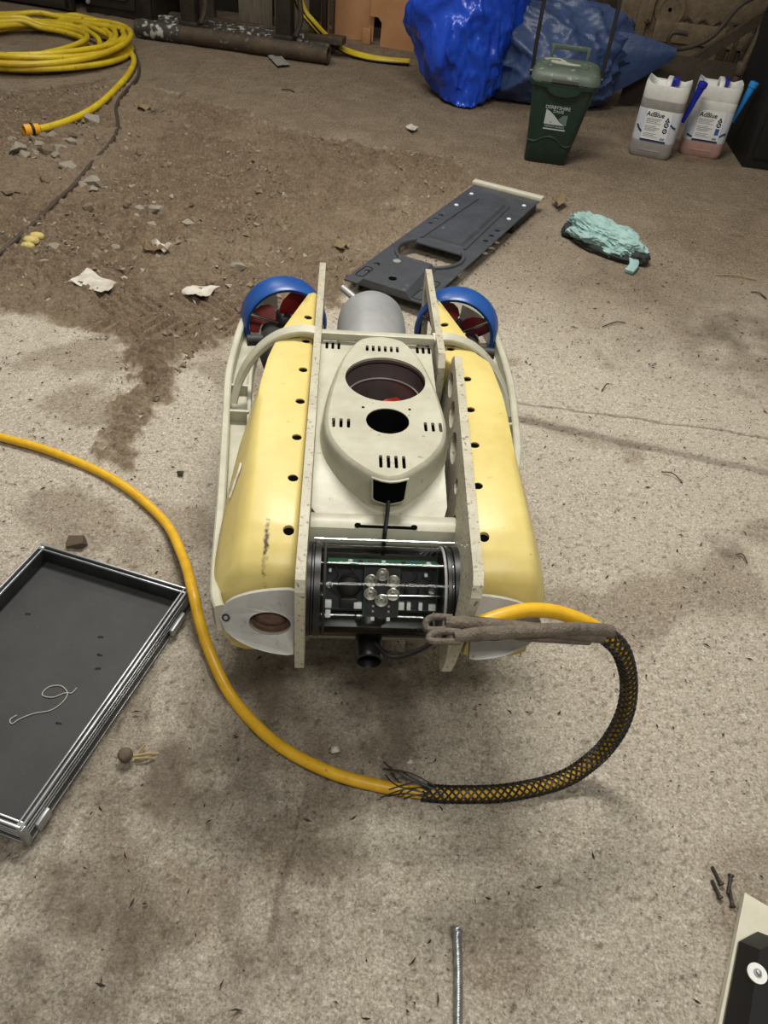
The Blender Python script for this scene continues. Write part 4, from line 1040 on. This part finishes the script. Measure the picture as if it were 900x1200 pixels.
jerry((791, 180), (846, 189), 'b', 'white fluid can with pinkish liquid and a light blue spout', 'canpink', 'canwhite', 'spoutlight', 1)

# ------------------------------------------------------------------ yellow hose coil
random.seed(9)
cc = Vector((-2.36, 5.12, 0)); hp = []
turns = 12
ntot = turns * 24
for i in range(5, ntot + 1):
    a = 2 * pi * i / 24 + pi * .62; tn = i / 24
    k = int(tn); fr_ = tn - k
    rr = lambda q: .36 + .32 * ((q * 37 % 10) / 10)
    r = rr(k) * (1 - fr_) + rr(k + 1) * fr_
    ox = .10 * sin(k * 1.7) * (1 - fr_) + .10 * sin((k + 1) * 1.7) * fr_
    z = .02 + .016 * (k % 4) + .012 * sin(a * 2 + k) + .012
    hp.append(Vector((cc.x + ox + r * .86 * cos(a), cc.y + r * 1.05 * sin(a), max(z, .02))))
tail = [at(60, 22, .05), at(90, 26, .06), at(120, 38, .05), at(146, 54, .03), at(157, 70, .022), at(150, 88, .02), at(128, 112, .02), at(108, 128, .02), at(84, 140, .02), at(60, 148, .022), at(46, 151, .024)]
hose_pts = smooth_path(hp[:-4] + tail, 4)
hc = thing('hose_coil', 'coiled yellow garden hose lying on the floor', 'hose', (cc.x, cc.y, 0))
Mi = Matrix.Translation((-cc.x, -cc.y, 0))
MB().sweep(hose_pts, .0162, 9).xf(Mi).build('hose_pipe', 'hose', hc, 60)
q = at(46, 151, .024); q2 = at(28, 153, .026); dv = (q2 - q)
cn = MB().lathe([(.017, 0), (.024, .004), (.026, .03), (.026, dv.length), (.018, dv.length), (.018, dv.length - .03)], q, dv, 20, (True, False)).xf(Mi).build('connector', 'hoseend', hc)
MB().lathe([(.027, .028), (.0285, .03), (.0285, .04), (.027, .042)], q, dv, 20).xf(Mi).build('grip_band', 'black', cn)

# thin dark cable running across the dirt
tc_ = [(150, 50), (158, 62), (163, 78), (160, 92), (148, 106), (140, 116), (136, 126), (138, 142), (136, 156), (126, 172), (112, 186), (98, 203), (84, 220), (66, 236), (46, 256), (24, 276), (0, 296), (-40, 325)]
g = at(126, 172)
tag(MB().sweep([p - Vector((g.x, g.y, 0)) for p in smooth_path([at(x, y, .014) for x, y in tc_], 6)], .0085, 8).build('thin_cable', 'cable', loc=(g.x, g.y, 0)), 'thin dark brown cable trailing across the dirt past the hose end', 'cable')

# ------------------------------------------------------------------ steel rack with rail bed and posts
pa, pb = at(156, 46), at(381, 79)
yw = atan2(pb.y - pa.y, pb.x - pa.x); LR = (pb - pa).length
rk = thing('steel_rack', 'heavy rusty steel rack with round front pipe and upright posts', 'rack', (pa.x, pa.y, 0), yw)
rp = .052
fp = MB().lathe([(rp - .012, 0), (rp, 0), (rp, LR), (rp - .012, LR), (rp - .012, LR - .05)], (0, rp + .02, rp + .002), (1, 0, 0), 20, (True, False)).build('front_pipe', 'rust', rk)
MB().lathe([(rp + .003, .0), (rp + .003, .30)], (.02, rp + .02, rp + .002), (1, 0, 0), 20).build('pipe_sleeve', 'flakes', fp)
for k in range(5):
    y = .15 + k * .085
    MB().box((LR * .5 + .01 * (k % 2), y + .02, .05 + .006 * (k % 3)), (LR - .06 - .05 * (k % 2), .055, .06), bev=.008).build('bed_rail', 'flakes' if k < 4 else 'rust', rk)
for x in (.36, 1.0):
    po = MB().box((x, .12, .49), (.10, .09, .78), bev=.008).build('post', 'iron', rk)
    MB().box((x, .12, .115), (.125, .115, .03), bev=.005).build('post_foot', 'iron', po)
    MB().sweep(smooth_path([(x + .06, .14, .12), (x + .09, .16, .22), (x + .075, .16, .40), (x + .10, .18, .6)], 5), .018, 8).build('post_cable', 'cable', po)
MB().box((LR * .93, .30, .10), (.26, .10, .045), bev=.005).build('end_block', 'rust', rk)
for x in (.62, .88):
    o = MB().box((x, 0, .45), (.245, .03, .88), bev=.004).build('timber_sheet', 'wood')
    pt = Vector((pa.x, pa.y, 0)) + Matrix.Rotation(yw, 3, 'Z') @ Vector((0, .62, 0))
    o.location = pt; o.rotation_euler = (0, 0, yw)
    tag(o, 'weathered grey timber sheet upright behind the steel rack', 'timber', 'timber sheets behind the rack')
for k, (x, w) in enumerate(((.06, .10), (.20, .12), (1.07, .035), (1.125, .03))):
    o = MB().box((x, .0, .5), (w, .05, 1.0), bev=.005).build('scrap_bar', 'rust' if k % 2 else 'iron')
    pt = Vector((pa.x, pa.y, 0)) + Matrix.Rotation(yw, 3, 'Z') @ Vector((0, .76, 0))
    o.location = pt; o.rotation_euler = (0, 0, yw)
    tag(o, 'dark upright scrap bar standing in the gap behind the steel rack', 'bar', 'scrap bars behind the rack')

# ------------------------------------------------------------------ cast iron stoves
sa, sb = at(101, 14), at(182, 27)
yw = atan2(sb.y - sa.y, sb.x - sa.x); ws = (sb - sa).length
st = thing('iron_stove', 'dark iron cabinet with a moulded door and small round knob', 'stove', (sa.x, sa.y, 0), yw)
MB().box((ws / 2, .25, .35), (ws, .5, .70), bev=.01).build('body', 'iron', st)
dr = MB().box((ws * .40, -.008, .33), (ws * .70, .022, .56), bev=.008).build('door', 'iron', st)
MB().sweep([(p[0], -.022, p[1]) for p in rrect(ws * .44, .33, ws * .5, .44, .05) + rrect(ws * .44, .33, ws * .5, .44, .05)[:1]], .010, 8).build('door_moulding', 'iron', dr)
MB().lathe([(.006, 0), (.010, .012), (.016, .02), (.012, .03)], (ws * .10, -.018, .075), (0, -1, 0), 14).build('knob', 'alu', dr)
MB().box((ws * .90, -.012, .35), (ws * .17, .04, .70), bev=.008).build('corner_post', 'iron', st)
ga = at(18, 0)
s2 = thing('grate_stove', 'low dark iron grate frame with horizontal slats beside the stove door', 'grate', (sa.x - .98, sa.y + .16, 0), yw)
MB().box((.47, .25, .40), (.92, .46, .60), bev=.01).build('body', 'soot', s2)
for z in (.05, .70): MB().box((.47, -.01, z), (.94, .06, .07), bev=.01).build('frame_bar', 'iron', s2)
for x in (.03, .92): MB().box((x, -.01, .36), (.06, .06, .70), bev=.01).build('frame_post', 'iron', s2)
for k in range(5): MB().box((.47, -.005, .13 + k * .10), (.82, .02, .03), bev=.004).build('slat', 'iron', s2)

# ------------------------------------------------------------------ brown boards and the striped hoses
wa, wb_, wc = at(374, 44), at(436, 52), at(430, 56)
for (p, q, lab, off) in (((374, 44), (436, 51), 'plain orange-brown furniture board leaning nearest the striped hoses', .06), ((431, 52), (512, 66), 'orange-brown furniture board with a notched lower corner beside the blue sack', 0)):
    a, b = at(*p), at(*q); yw = atan2(b.y - a.y, b.x - a.x); w = (b - a).length
    out = [(0, 0), (w, 0), (w, .8), (0, .8)] if off else [(.09, 0), (w, 0), (w, .8), (0, .8), (0, .17), (.06, .17), (.09, .14)]
    o = MB().shape(out, [], .022, lambda u, v, ww: (u, .10 * v + ww, v * .995)).build('furniture_board', 'board', None, 0, loc=(a.x, a.y + off, 0), rot=(0, 0, yw))
    tag(o, lab, 'board')
a = at(430, 49); tag(MB().box((.03, .02, .05), (.06, .04, .10), bev=.006).build('wood_block', 'board', loc=(a.x - .03, a.y - .09, 0), rot=(0, 0, -.1)), 'small brown wooden block between the two brown boards', 'block')
for k, (dx, lab) in enumerate(((0, 'yellow and black striped hose bending down beside the brown boards'), (1, 'second striped hose looping under the brown boards with black tape'))):
    d = k * 5
    pts = [at_y(336 + d, -60, 5.74), at_y(349 + d, 4, 5.74), at_y(363 + d, 26, 5.74), at_y(382 + d, 45 + k, 5.80), at(404, 58 + 2 * k, .03), at(430, 66 + 2 * k, .022), at(455, 70 + k, .022), at(480, 72 + k, .022)]
    # keep the loop on one plane in front of the boards
    g = pts[5]
    P = [p - Vector((g.x, g.y, 0)) for p in smooth_path(pts, 8)]
    h = tag(MB().sweep(P, .0165, 9).build('striped_hose', 'hose', loc=(g.x, g.y, 0)), lab, 'hose')
    FRs = frames([Vector(p) for p in resample(P, .02)])
    MB().sweep([p + u * .013 for p, u, w in FRs], .0075, 6).build('black_stripe', 'black', h, 60)
    i0 = len(FRs) // 2
    MB().sweep([p for p, u, w in FRs[i0:i0 + 4]], .021, 10).build('tape_wrap', 'black', h)

# ------------------------------------------------------------------ right-hand background
def wall_frame(px, py, yaw_deg):
    p = at(px, py); return p, radians(yaw_deg)
p, yw = wall_frame(742, 104, -6)
old = thing('cast_panel', 'mud-caked cast metal panel with a round boss standing behind the cans', 'panel', (p.x - .1, p.y + .28, 0), yw)
MB().box((.48, .06, .60), (1.06, .10, 1.2), bev=.012).build('backing', 'castdirt', old)
for x, z, w, h in ((.10, .62, .07, 1.1), (.86, .62, .06, 1.1), (.48, .70, .70, .05)): MB().box((x, -.0, z), (w, .05, h), bev=.012).build('raised_rib', 'castdirt', old)
bs_ = MB().lathe([(.10, 0), (.095, .022), (.065, .026), (.062, .020), (.012, .020)], (.26, .012, .42), (0, -1, 0), 28).build('round_boss', 'castdirt', old)
MB().lathe([(.012, .0), (.012, .004)], (.26, -.006, .42), (0, -1, 0), 12).build('boss_hole', 'hole', bs_)
MB().box((.135, -.012, .44), (.045, .05, .20), bev=.008).build('hinge_strap', 'castdirt', old)
for x in (.135,):
    for z in (.35, .53): MB().lathe([(.012, 0), (.012, .015)], (x, -.035, z), (0, -1, 0), 10).build('hinge_bolt', 'rust', old)
for k, (x0, x1, z0) in enumerate(((.36, .70, .37), (.42, .78, .60))):
    pts = [(x0 + (x1 - x0) * t, .004, z0 + .018 * sin(t * 21 + k)) for t in np.linspace(0, 1, 16)]
    MB().sweep(pts, .011, 6).build('crust_ridge', 'rust', old)
MB().box((.50, .0, .30), (.62, .03, .12), bev=.01).build('lower_plate', 'castdirt', old)
for k in range(4): MB().box((.66 + k * .07, .0, .22), (.05, .03, .34), bev=.008).build('lower_bar', 'rust', old)
# sheet leaning behind the cans
a, b = at(724, 122), at(858, 142)
yw = atan2(b.y - a.y, b.x - a.x); w = (b - a).length
zt = hgt(Vector((a.x, a.y, 0)), 58)
tag(MB().shape([(0, 0), (w, 0), (w, zt * .98), (.02, zt)], [], .012, lambda u, v, ww: (u, .12 * v + ww, v)).build('rusty_sheet', 'sheet', None, 0, loc=(a.x, a.y, 0), rot=(0, 0, yw)), 'brown rusty sheet leaning upright directly behind the two cans', 'sheet')
# beam, cable loop
q0, q1 = at(806, 118, .32), at(905, 30, .62)
Yb = b.y + .24
b0, b1 = at_y(806, 70, Yb + .02), at_y(905, 6, Yb - .05)
base = Vector((b0.x, b0.y, 0))
beam = thing('channel_beam', 'rusty channel bar leaning diagonally across the cast panel', 'beam', base)
dirb = (b1 - b0)
lowb = b0 - dirb * (b0.z / dirb.z) * .0
MB().ribbon([b0 - base, b1 - base], .05, .008).build('web', 'rust', beam, 0)
MB().ribbon([b0 - base + Vector((0, -.02, -.03)), b1 - base + Vector((0, -.02, -.03))], .008, .06).build('flange', 'sheet', beam, 0)
MB().ribbon([b0 - base, Vector((-.06, .03, 0))], .05, .02).build('prop_leg', 'rust', beam, 0)
lp = [(905, -12), (868, 6), (838, 40), (812, 54), (790, 57), (783, 48), (790, 38), (806, 40)]
P = smooth_path([at_y(x, y, Yb + .10) for x, y in lp], 8)
tag(MB().sweep([v - base for v in P], .014, 10).build('looped_cable', 'cable', loc=base), 'stiff grey-brown cable looping in front of the cast panel', 'cable')
# black cabinet on the right with pipes beside it
a = at(869, 196)
cb = thing('black_cabinet', 'tall black cabinet standing beside the can with the light blue spout', 'cabinet', (a.x, a.y, 0), radians(-4))
MB().box((.45, .28, .70), (.9, .56, 1.4), bev=.01).build('body', 'soot', cb)
MB().box((.45, -.006, .70), (.84, .014, 1.3), bev=.006).build('door', 'soot', cb)
MB().lathe([(.02, 0), (.02, .03)], (.06, -.02, .55), (0, -1, 0), 12).build('latch', 'iron', cb)
for k, (px, py, Y, x1, y1, lab) in enumerate(((850, 168, 0, 878, 40, 'crusted grey pipe standing beside the black cabinet'), (862, 120, .2, 884, 60, 'curved dark rail bent beside the black cabinet'))):
    a = at(850, 160 - 10 * k)
    if k == 0:
        P = smooth_path([(-.05, 0, 0), (-.03, .0, .15), (.0, .01, .32), (.005, .0, .36), (.03, 0, .52)], 6)
        o = MB().sweep(P, .018, 10).build('old_pipe', 'rust', loc=(a.x - .04, a.y, 0))
        MB().lathe([(.026, 0), (.03, .01), (.03, .05), (.026, .06)], (.0, .008, .31), n=12).build('pipe_joint', 'rust', o)
        MB().box((-.06, -.03, .02), (.09, .06, .035), bev=.006).build('pipe_foot', 'rust', o)
    else:
        P = smooth_path([(-.06, 0, .20), (.02, -.02, .19), (.08, -.02, .22), (.11, 0, .30), (.12, .02, .5), (.14, .03, .7)], 6)
        o = MB().sweep(P, .011, 8).build('bent_rail', 'rust', loc=(a.x, a.y + .05, 0))
        MB().box((-.06, 0, .10), (.02, .02, .20)).build('rail_leg', 'rust', o)
    tag(o, lab, 'pipe' if k == 0 else 'rail')

# ------------------------------------------------------------------ stones and litter
def rock_mesh(seed, mt, flat=.6):
    rnd = random.Random(seed); bm = bmesh.new()
    for _ in range(16):
        v = Vector((rnd.gauss(0, 1), rnd.gauss(0, 1), rnd.gauss(0, 1))).normalized() * rnd.uniform(.8, 1.05)
        bm.verts.new((v.x * .5, v.y * .42 , v.z * .5 * flat))
    bmesh.ops.convex_hull(bm, input=bm.verts[:])
    bmesh.ops.delete(bm, geom=[v for v in bm.verts if not v.link_faces], context='VERTS')
    zmin = min(v.co.z for v in bm.verts)
    for v in bm.verts: v.co.z -= zmin * .8
    me = bpy.data.meshes.new('stone'); bm.to_mesh(me); bm.free(); me.materials.append(M[mt]); return me
RM = [rock_mesh(k, 'rock' if k % 3 else 'rockdark', .55 + .1 * (k % 4)) for k in range(9)]
heap = [(54, 175, 15), (71, 171, 18), (77, 192, 19), (47, 168, 12), (22, 174, 18), (34, 192, 9), (54, 211, 13), (89, 157, 14), (107, 139, 18), (62, 159, 14), (51, 159, 10), (40, 162, 10), (9, 224, 12), (30, 181, 13), (14, 163, 9), (66, 181, 12), (84, 166, 11), (41, 176, 10), (94, 165, 12), (8, 178, 9), (27, 165, 8), (98, 149, 10), (76, 164, 9)]
scat = [(111, 211, 22), (137, 214, 9), (156, 220, 10), (143, 223, 8), (149, 239, 10), (182, 245, 16), (163, 230, 10), (64, 287, 15), (145, 150, 9), (148, 174, 8), (120, 272, 12), (178, 263, 10), (163, 243, 9), (193, 267, 10), (104, 241, 14), (124, 219, 10), (135, 288, 10),
        (256, 278, 14), (247, 331, 14), (224, 280, 17), (220, 262, 12), (27, 318, 10), (171, 226, 9), (97, 215, 12), (101, 204, 10), (130, 224, 9), (110, 222, 11), (186, 300, 10), (205, 297, 12), (160, 252, 8), (52, 306, 12), (120, 318, 8), (170, 330, 8), (40, 308, 9), (236, 256, 7), (300, 262, 7), (345, 238, 6), (330, 168, 7), (198, 192, 6), (10, 262, 8)]
rr_ = random.Random(4)
for lst, lab, grp in ((heap, 'grey angular stone in the rubble beside the yellow hose connector', 'rubble stones by the hose end'), (scat, 'small pale stone half buried in the brown dirt past the thin cable', 'stones scattered in the dirt')):
    for x, y, s_ in lst:
        p = at(x, y + s_ * .3); dpx = (p - CP).length
        sz = s_ * dpx / FOC * 1.12
        o = bpy.data.objects.new('stone', RM[rr_.randrange(9)]); COL.objects.link(o)
        o.location = (p.x, p.y, -.002); o.rotation_euler = (rr_.uniform(-.2, .2), rr_.uniform(-.2, .2), rr_.uniform(0, 6.28)); o.scale = (sz * rr_.uniform(.9, 1.25), sz * rr_.uniform(.8, 1.1), sz * rr_.uniform(.7, 1.1))
        tag(o, lab, 'stone', grp)
def single_rock(x, y, s_, mt, lab, seed, cat='stone', name='stone'):
    p = at(x, y + s_ * .3); sz = s_ * (p - CP).length / FOC * 1.1
    o = bpy.data.objects.new(name, rock_mesh(seed, mt, .75)); COL.objects.link(o); o.location = (p.x, p.y, 0); o.scale = (sz, sz * .9, sz * .9)
    tag(o, lab, cat)
single_rock(279, 311, 19, 'rock', 'pale chunky stone lying alone near the blue thruster duct', 101)
single_rock(91, 632, 24, 'brownstone', 'rounded brown stone just behind the case lid corner', 102)
single_rock(393, 876, 13, 'paper', 'flat white chip of stone beside the yellow cable bend', 103)
single_rock(480, 892, 8, 'paper', 'tiny white pebble above the frayed braid', 104)
single_rock(212, 554, 9, 'twig', 'dark scrap of grit between the yellow cable and the vehicle', 105)
p = at(148, 889); o = crumple('walnut', 'brownstone', (.0125, .012, .012), 41, .06, 3, 2, flat=False, loc=(p.x, p.y, 0)); tag(o, 'round brown nut-like ball beside straw near the case lid', 'nut')
for k, (x0, y0, x1, y1) in enumerate(((156, 886, 186, 883), (158, 889, 182, 889), (160, 884, 170, 873))):
    a, b = at(x0, y0, .003), at(x1, y1, .004)
    tag(MB().sweep([Vector((0, 0, 0)), (b - a) * .5 + Vector((0, .001, .001)), b - a], .0022, 6).build('straw', 'straw', loc=a), 'short pale straw lying against the round brown ball', 'straw', 'straws by the brown ball')
tw_ = [(266, 245, 270, 225, 'dark curved twig standing out of the dirt'), (706, 383, 733, 378, 'thin dark twig on the concrete below the teal rag'), (705, 458, 714, 450, 'short bent twig on the bare concrete beyond the vehicle'), (840, 322, 886, 328, 'long pale straw on the dark floor beyond the teal rag'),
       (862, 650, 876, 660, 'small brown stick beside the dark stain on the slab'), (775, 553, 800, 566, 'thin curved stalk below the slab joint'), (330, 105, 345, 108, 'little dark twig on the floor before the steel rack'), (105, 150, 112, 163, 'thin dark stick across the rubble by the hose end'), (196, 296, 210, 276, 'curved pale root lying in the dirt'), (215, 245, 232, 242, 'flat dark bark strip in the dirt'), (880, 342, 898, 350, 'broken dark stick on the floor at the foot of the slab edge')]
for x0, y0, x1, y1, lab in tw_:
    a, b = at(x0, y0, .004), at(x1, y1, .005); m_ = (b - a) * .5 + Vector((.004, .012, .004))
    tag(MB().sweep(smooth_path([Vector((0, 0, 0)), m_, b - a], 5), .0013 * (a - CP).length / 1.8, 6).build('twig', 'straw' if 'pale' in lab else 'twig', loc=a), lab, 'twig')
def scrap(px, mt, name, lab, cat, amp=.012, t=.002, seed=0):
    P = [at(x, y) for x, y in px]; c = sum(P, Vector((0, 0, 0))) / len(P)
    loc = [(p.x - c.x, p.y - c.y) for p in P]
    rnd = random.Random(seed); n = 9; bm_v = []; fs = []
    a, b, d, e_ = [Vector((q[0], q[1], 0)) for q in loc[:4]]
    for j in range(n):
        for i in range(n):
            u, v = i / (n - 1), j / (n - 1)
            p = a.lerp(b, u).lerp(e_.lerp(d, u), v)
            edge = 1 if i in (0, n - 1) or j in (0, n - 1) else 0
            p += Vector((rnd.uniform(-1, 1) * .014 * edge * (b - a).length, rnd.uniform(-1, 1) * .014 * edge * (b - a).length, amp * (.6 + .5 * sin(u * 7 + seed) * cos(v * 5 + seed) + rnd.uniform(-.15, .15))))
            bm_v.append(p)
    top_ = len(bm_v)
    bm_v += [p - Vector((0, 0, t)) for p in bm_v]
    for j in range(n - 1):
        for i in range(n - 1):
            q = j * n + i; fs.append((q, q + 1, q + n + 1, q + n)); fs.append((top_ + q + n, top_ + q + n + 1, top_ + q + 1, top_ + q))
    bd = [i for i in range(n)] + [j * n + n - 1 for j in range(1, n)] + [(n - 1) * n + i for i in range(n - 2, -1, -1)] + [j * n for j in range(n - 2, 0, -1)]
    for i in range(len(bd)):
        x, y = bd[i], bd[(i + 1) % len(bd)]; fs.append((x, top_ + x, top_ + y, y))
    o = MB().add(bm_v, fs).build(name, mt, None, 50, loc=(c.x, c.y, .014)); return tag(o, lab, cat)
scrap([(84, 336), (104, 321), (138, 340), (120, 351)], 'paper', 'paper_scrap', 'dirty white folded paper lying on the dirt', 'paper', seed=1)
scrap([(213, 349), (226, 342), (259, 345), (236, 357)], 'paper', 'plastic_scrap', 'thin crumpled white plastic scrap near the dirt edge', 'plastic', .018, seed=2)
scrap([(314, 69), (328, 68), (340, 79), (325, 81)], 'packet', 'foil_packet', 'small grey packet lying below the rack pipe', 'packet', .008, seed=3)
scrap([(178, 292), (190, 293), (205, 300), (186, 302)], 'paper', 'torn_scrap', 'small torn pale scrap among the stones', 'paper', .03, seed=5)
scrap([(645, 240), (655, 236), (664, 243), (652, 250)], 'leaf', 'dry_leaf', 'curled dry leaf between the dark pan and teal rag', 'leaf', .03, seed=6)
scrap([(388, 294), (396, 290), (412, 293), (404, 298)], 'leaf', 'dry_leaf', 'flat brown leaf beside the dark pan edge', 'leaf', .02, seed=7)
scrap([(475, 152), (482, 149), (490, 154), (482, 158)], 'paper', 'paper_scrap', 'tiny white scrap on the floor in front of the blue sack', 'paper', .008, seed=8)
scrap([(168, 296), (182, 297), (200, 303), (172, 303)], 'leaf', 'dry_leaf', 'curled grey leaf beside the torn pale scrap', 'leaf', .03, seed=12)
scrap([(158, 128), (166, 124), (180, 131), (165, 134)], 'leaf', 'dry_leaf', 'dark curled leaf on the floor beyond the thin cable', 'leaf', .02, seed=14)
p = at(40, 284); fo = thing('foam_lump', 'small yellow foam lump in the dirt beside the thin cable', 'foam', (p.x, p.y, 0))
for k, (dx, dy, s_) in enumerate(((0, .03, .022), (-.004, -.01, .024), (.0, -.05, .02))):
    crumple('foam_piece', 'foam', (s_ * 1.1, s_ * .8, s_ * .6), 51 + k, .15, 3, 2, parent=fo, loc=(dx, dy, 0))

# countless small crumbs in the dirt: one body
rng = np.random.RandomState(3); gr = MB()
main_poly = gp([(-50, 340), (0, 372), (130, 404), (140, 540), (165, 548), (190, 460), (240, 408), (400, 350), (520, 250), (520, 190), (330, 155), (130, 100), (-60, 112)])
mx = [p[0] for p in main_poly]; my = [p[1] for p in main_poly]
N0 = 9000
X = rng.uniform(min(mx), max(mx), N0); Y = rng.uniform(min(my), max(my), N0)
ok = inside(X, Y, main_poly) & (fbm(X * 2.2, Y * 2.2, 3) > -.25)
for x, y in zip(X[ok], Y[ok]):
    s_ = .003 + .012 * rng.rand() ** 4
    pts = [(x + s_ * rng.uniform(-1, 1), y + s_ * rng.uniform(-1, 1), .004 + s_ * rng.uniform(-.2, .9)) for _ in range(4)]
    gr.add(pts, [(0, 1, 2), (0, 3, 1), (1, 3, 2), (0, 2, 3)])
cd = MB(); X = rng.uniform(min(mx), max(mx), 15000); Y = rng.uniform(min(my), max(my), 15000)
ok = inside(X, Y, main_poly) & (fbm(X * 1.8 + 4, Y * 1.8, 3) > -.1)
for x, y in zip(X[ok], Y[ok]):
    s_ = .004 + .016 * rng.rand() ** 3
    a = rng.rand() * 6.28
    pts = [(x + s_ * cos(a + k * 2.09) * rng.uniform(.6, 1.1), y + s_ * sin(a + k * 2.09) * rng.uniform(.6, 1.1), .004 + s_ * rng.uniform(-.1, .3)) for k in range(3)] + [(x + s_ * rng.uniform(-.3, .3), y + s_ * rng.uniform(-.3, .3), .006 + s_ * rng.uniform(.5, 1))]
    cd.add(pts, [(0, 1, 2), (0, 3, 1), (1, 3, 2), (0, 2, 3)])
tag(cd.build('dirt_clods', 'rockdark', None, 0), 'small brown clods broken up over the dirt', 'dirt', kind='stuff')
o = gr.build('loose_grit', 'rock', None, 0); tag(o, 'loose grit and crumbs strewn over the brown dirt', 'grit', kind='stuff')
gr = MB()
X = rng.uniform(-1.3, 1.3, 5200); Y = rng.uniform(.25, 3.2, 5200)
for x, y in zip(X, Y):
    s_ = .0009 + .0024 * rng.rand() ** 5; a = rng.rand() * 6.28; l = s_ * (1 + 2.5 * rng.rand())
    gr.add([(x + l * cos(a), y + l * sin(a), .003), (x - s_ * sin(a), y + s_ * cos(a), .003), (x - l * cos(a), y - l * sin(a), .003), (x, y, .004 + s_)], [(0, 1, 2), (0, 3, 1), (1, 3, 2), (0, 2, 3)])
o = gr.build('floor_crumbs', 'twig', None, 0); tag(o, 'fine dark chaff sprinkled over the concrete slab', 'chaff', kind='stuff')

# ------------------------------------------------------------------ bolts, wire rope and the black block in the foreground
for k, (h0, t0_) in enumerate((((846, 1037), (834, 1014)), ((845, 1053), (834, 1030)), ((857, 1025), (853, 1048)), ((859, 1063), (855, 1040)))):
    a, b = at(*h0, .006), at(*t0_, .006); dv = (b - a)
    g = thing('bolt', 'short dark countersunk bolt lying on the concrete by the black block', 'bolt', (a.x, a.y, 0), 0, 'loose bolts by the black block')
    L_ = dv.length
    MB().lathe([(.002, 0), (.0050, .0005), (.0050, .0013), (.0026, .0048)], (0, 0, .005), dv, 14).build('head', 'boltdark', g)
    sh_ = [(.0026, .0045)]
    for i in range(14): sh_ += [(.0028, .009 + i * (L_ - .01) / 14), (.0023, .009 + (i + .5) * (L_ - .01) / 14)]
    MB().lathe(sh_, (0, 0, .005), dv, 10).build('shank', 'boltdark', g, 20)
w0, w1 = at(535, 1088, .007), at(541, 1390, .007)
wr = thing('wire_rope', 'end of a galvanised wire rope lying on the concrete', 'wire rope', (w0.x, w0.y, 0))
nW = 160
for k in range(7):
    path = []
    for i in range(nW):
        t = i / (nW - 1); p = (w1 - w0) * t; a = t * 2 * pi * 15 + 2 * pi * k / 6
        r = 0 if k == 6 else .0042 + .002 * max(0, .05 - t) / .05 * (k % 3)
        path.append(p + Vector((cos(a) * r, 0, .0 + sin(a) * r)) + Vector((.0012 * sin(t * 9), 0, .007)))
    MB().sweep(path, .0024, 6).build('strand', 'wire', wr, 60)
MB().sweep([(w1 - w0) * t + Vector((.0052, 0, .0085)) for t in (.08, .105, .13, .155)], .0021, 6).build('rusted_strand', 'rustred', wr, 60)
# device: cream base plate carrying a black bevelled block, washer and bolt
K = at(873, 1046, .016); E1 = at(900, 1062, .016); E2 = at(842, 1200, .016)
ux = (E1 - K); ux.z = 0; ux.normalize()
dev = thing('mounting_block', 'black sloped block on a cream slab, with a white ring around a nut', 'device', (K.x, K.y, 0), atan2(ux.y, ux.x))
loc2 = Matrix.Rotation(-atan2(ux.y, ux.x), 3, 'Z') @ (E2 - K)
sl = loc2.x / loc2.y
MB().shape([(0, 0), (.34, 0), (.34, -.34), (-.34 * sl, -.34)], [], .016, lambda u, v, w: (u, v, w)).build('base_plate', 'creamstrip', dev, 20)
def lev(x0, y0, z, ins): return [(x0 + ins * .9, y0 - .03 - ins * .6, z), (x0 + .02 + ins, y0 - ins * .6, z), (.32, y0 - ins * .6, z), (.32, -.33, z), (x0 + ins - (-.33 - y0) * -sl * 1.0, -.33, z)]
kq = Matrix.Rotation(-atan2(ux.y, ux.x), 3, 'Z') @ (at(868, 1092, .016) - K)
MB().rings([lev(kq.x, kq.y + .012, .016, 0), lev(kq.x, kq.y + .012, .022, 0), lev(kq.x, kq.y + .012, .055, .022)]).build('block', 'black', dev, 20)
wq = Matrix.Rotation(-atan2(ux.y, ux.x), 3, 'Z') @ (at(887, 1141, .055) - K)
wsh = MB().lathe([(.005, 0), (.0135, 0), (.0135, .002), (.005, .002)], (wq.x, wq.y, .055), n=28, caps=(False, False)).build('washer', 'white', dev)
MB().lathe([(.0055, 0), (.0055, .004), (.003, .004), (.003, .008), (.001, .009)], (wq.x, wq.y, .055), n=12).build('nut', 'alu', dev)
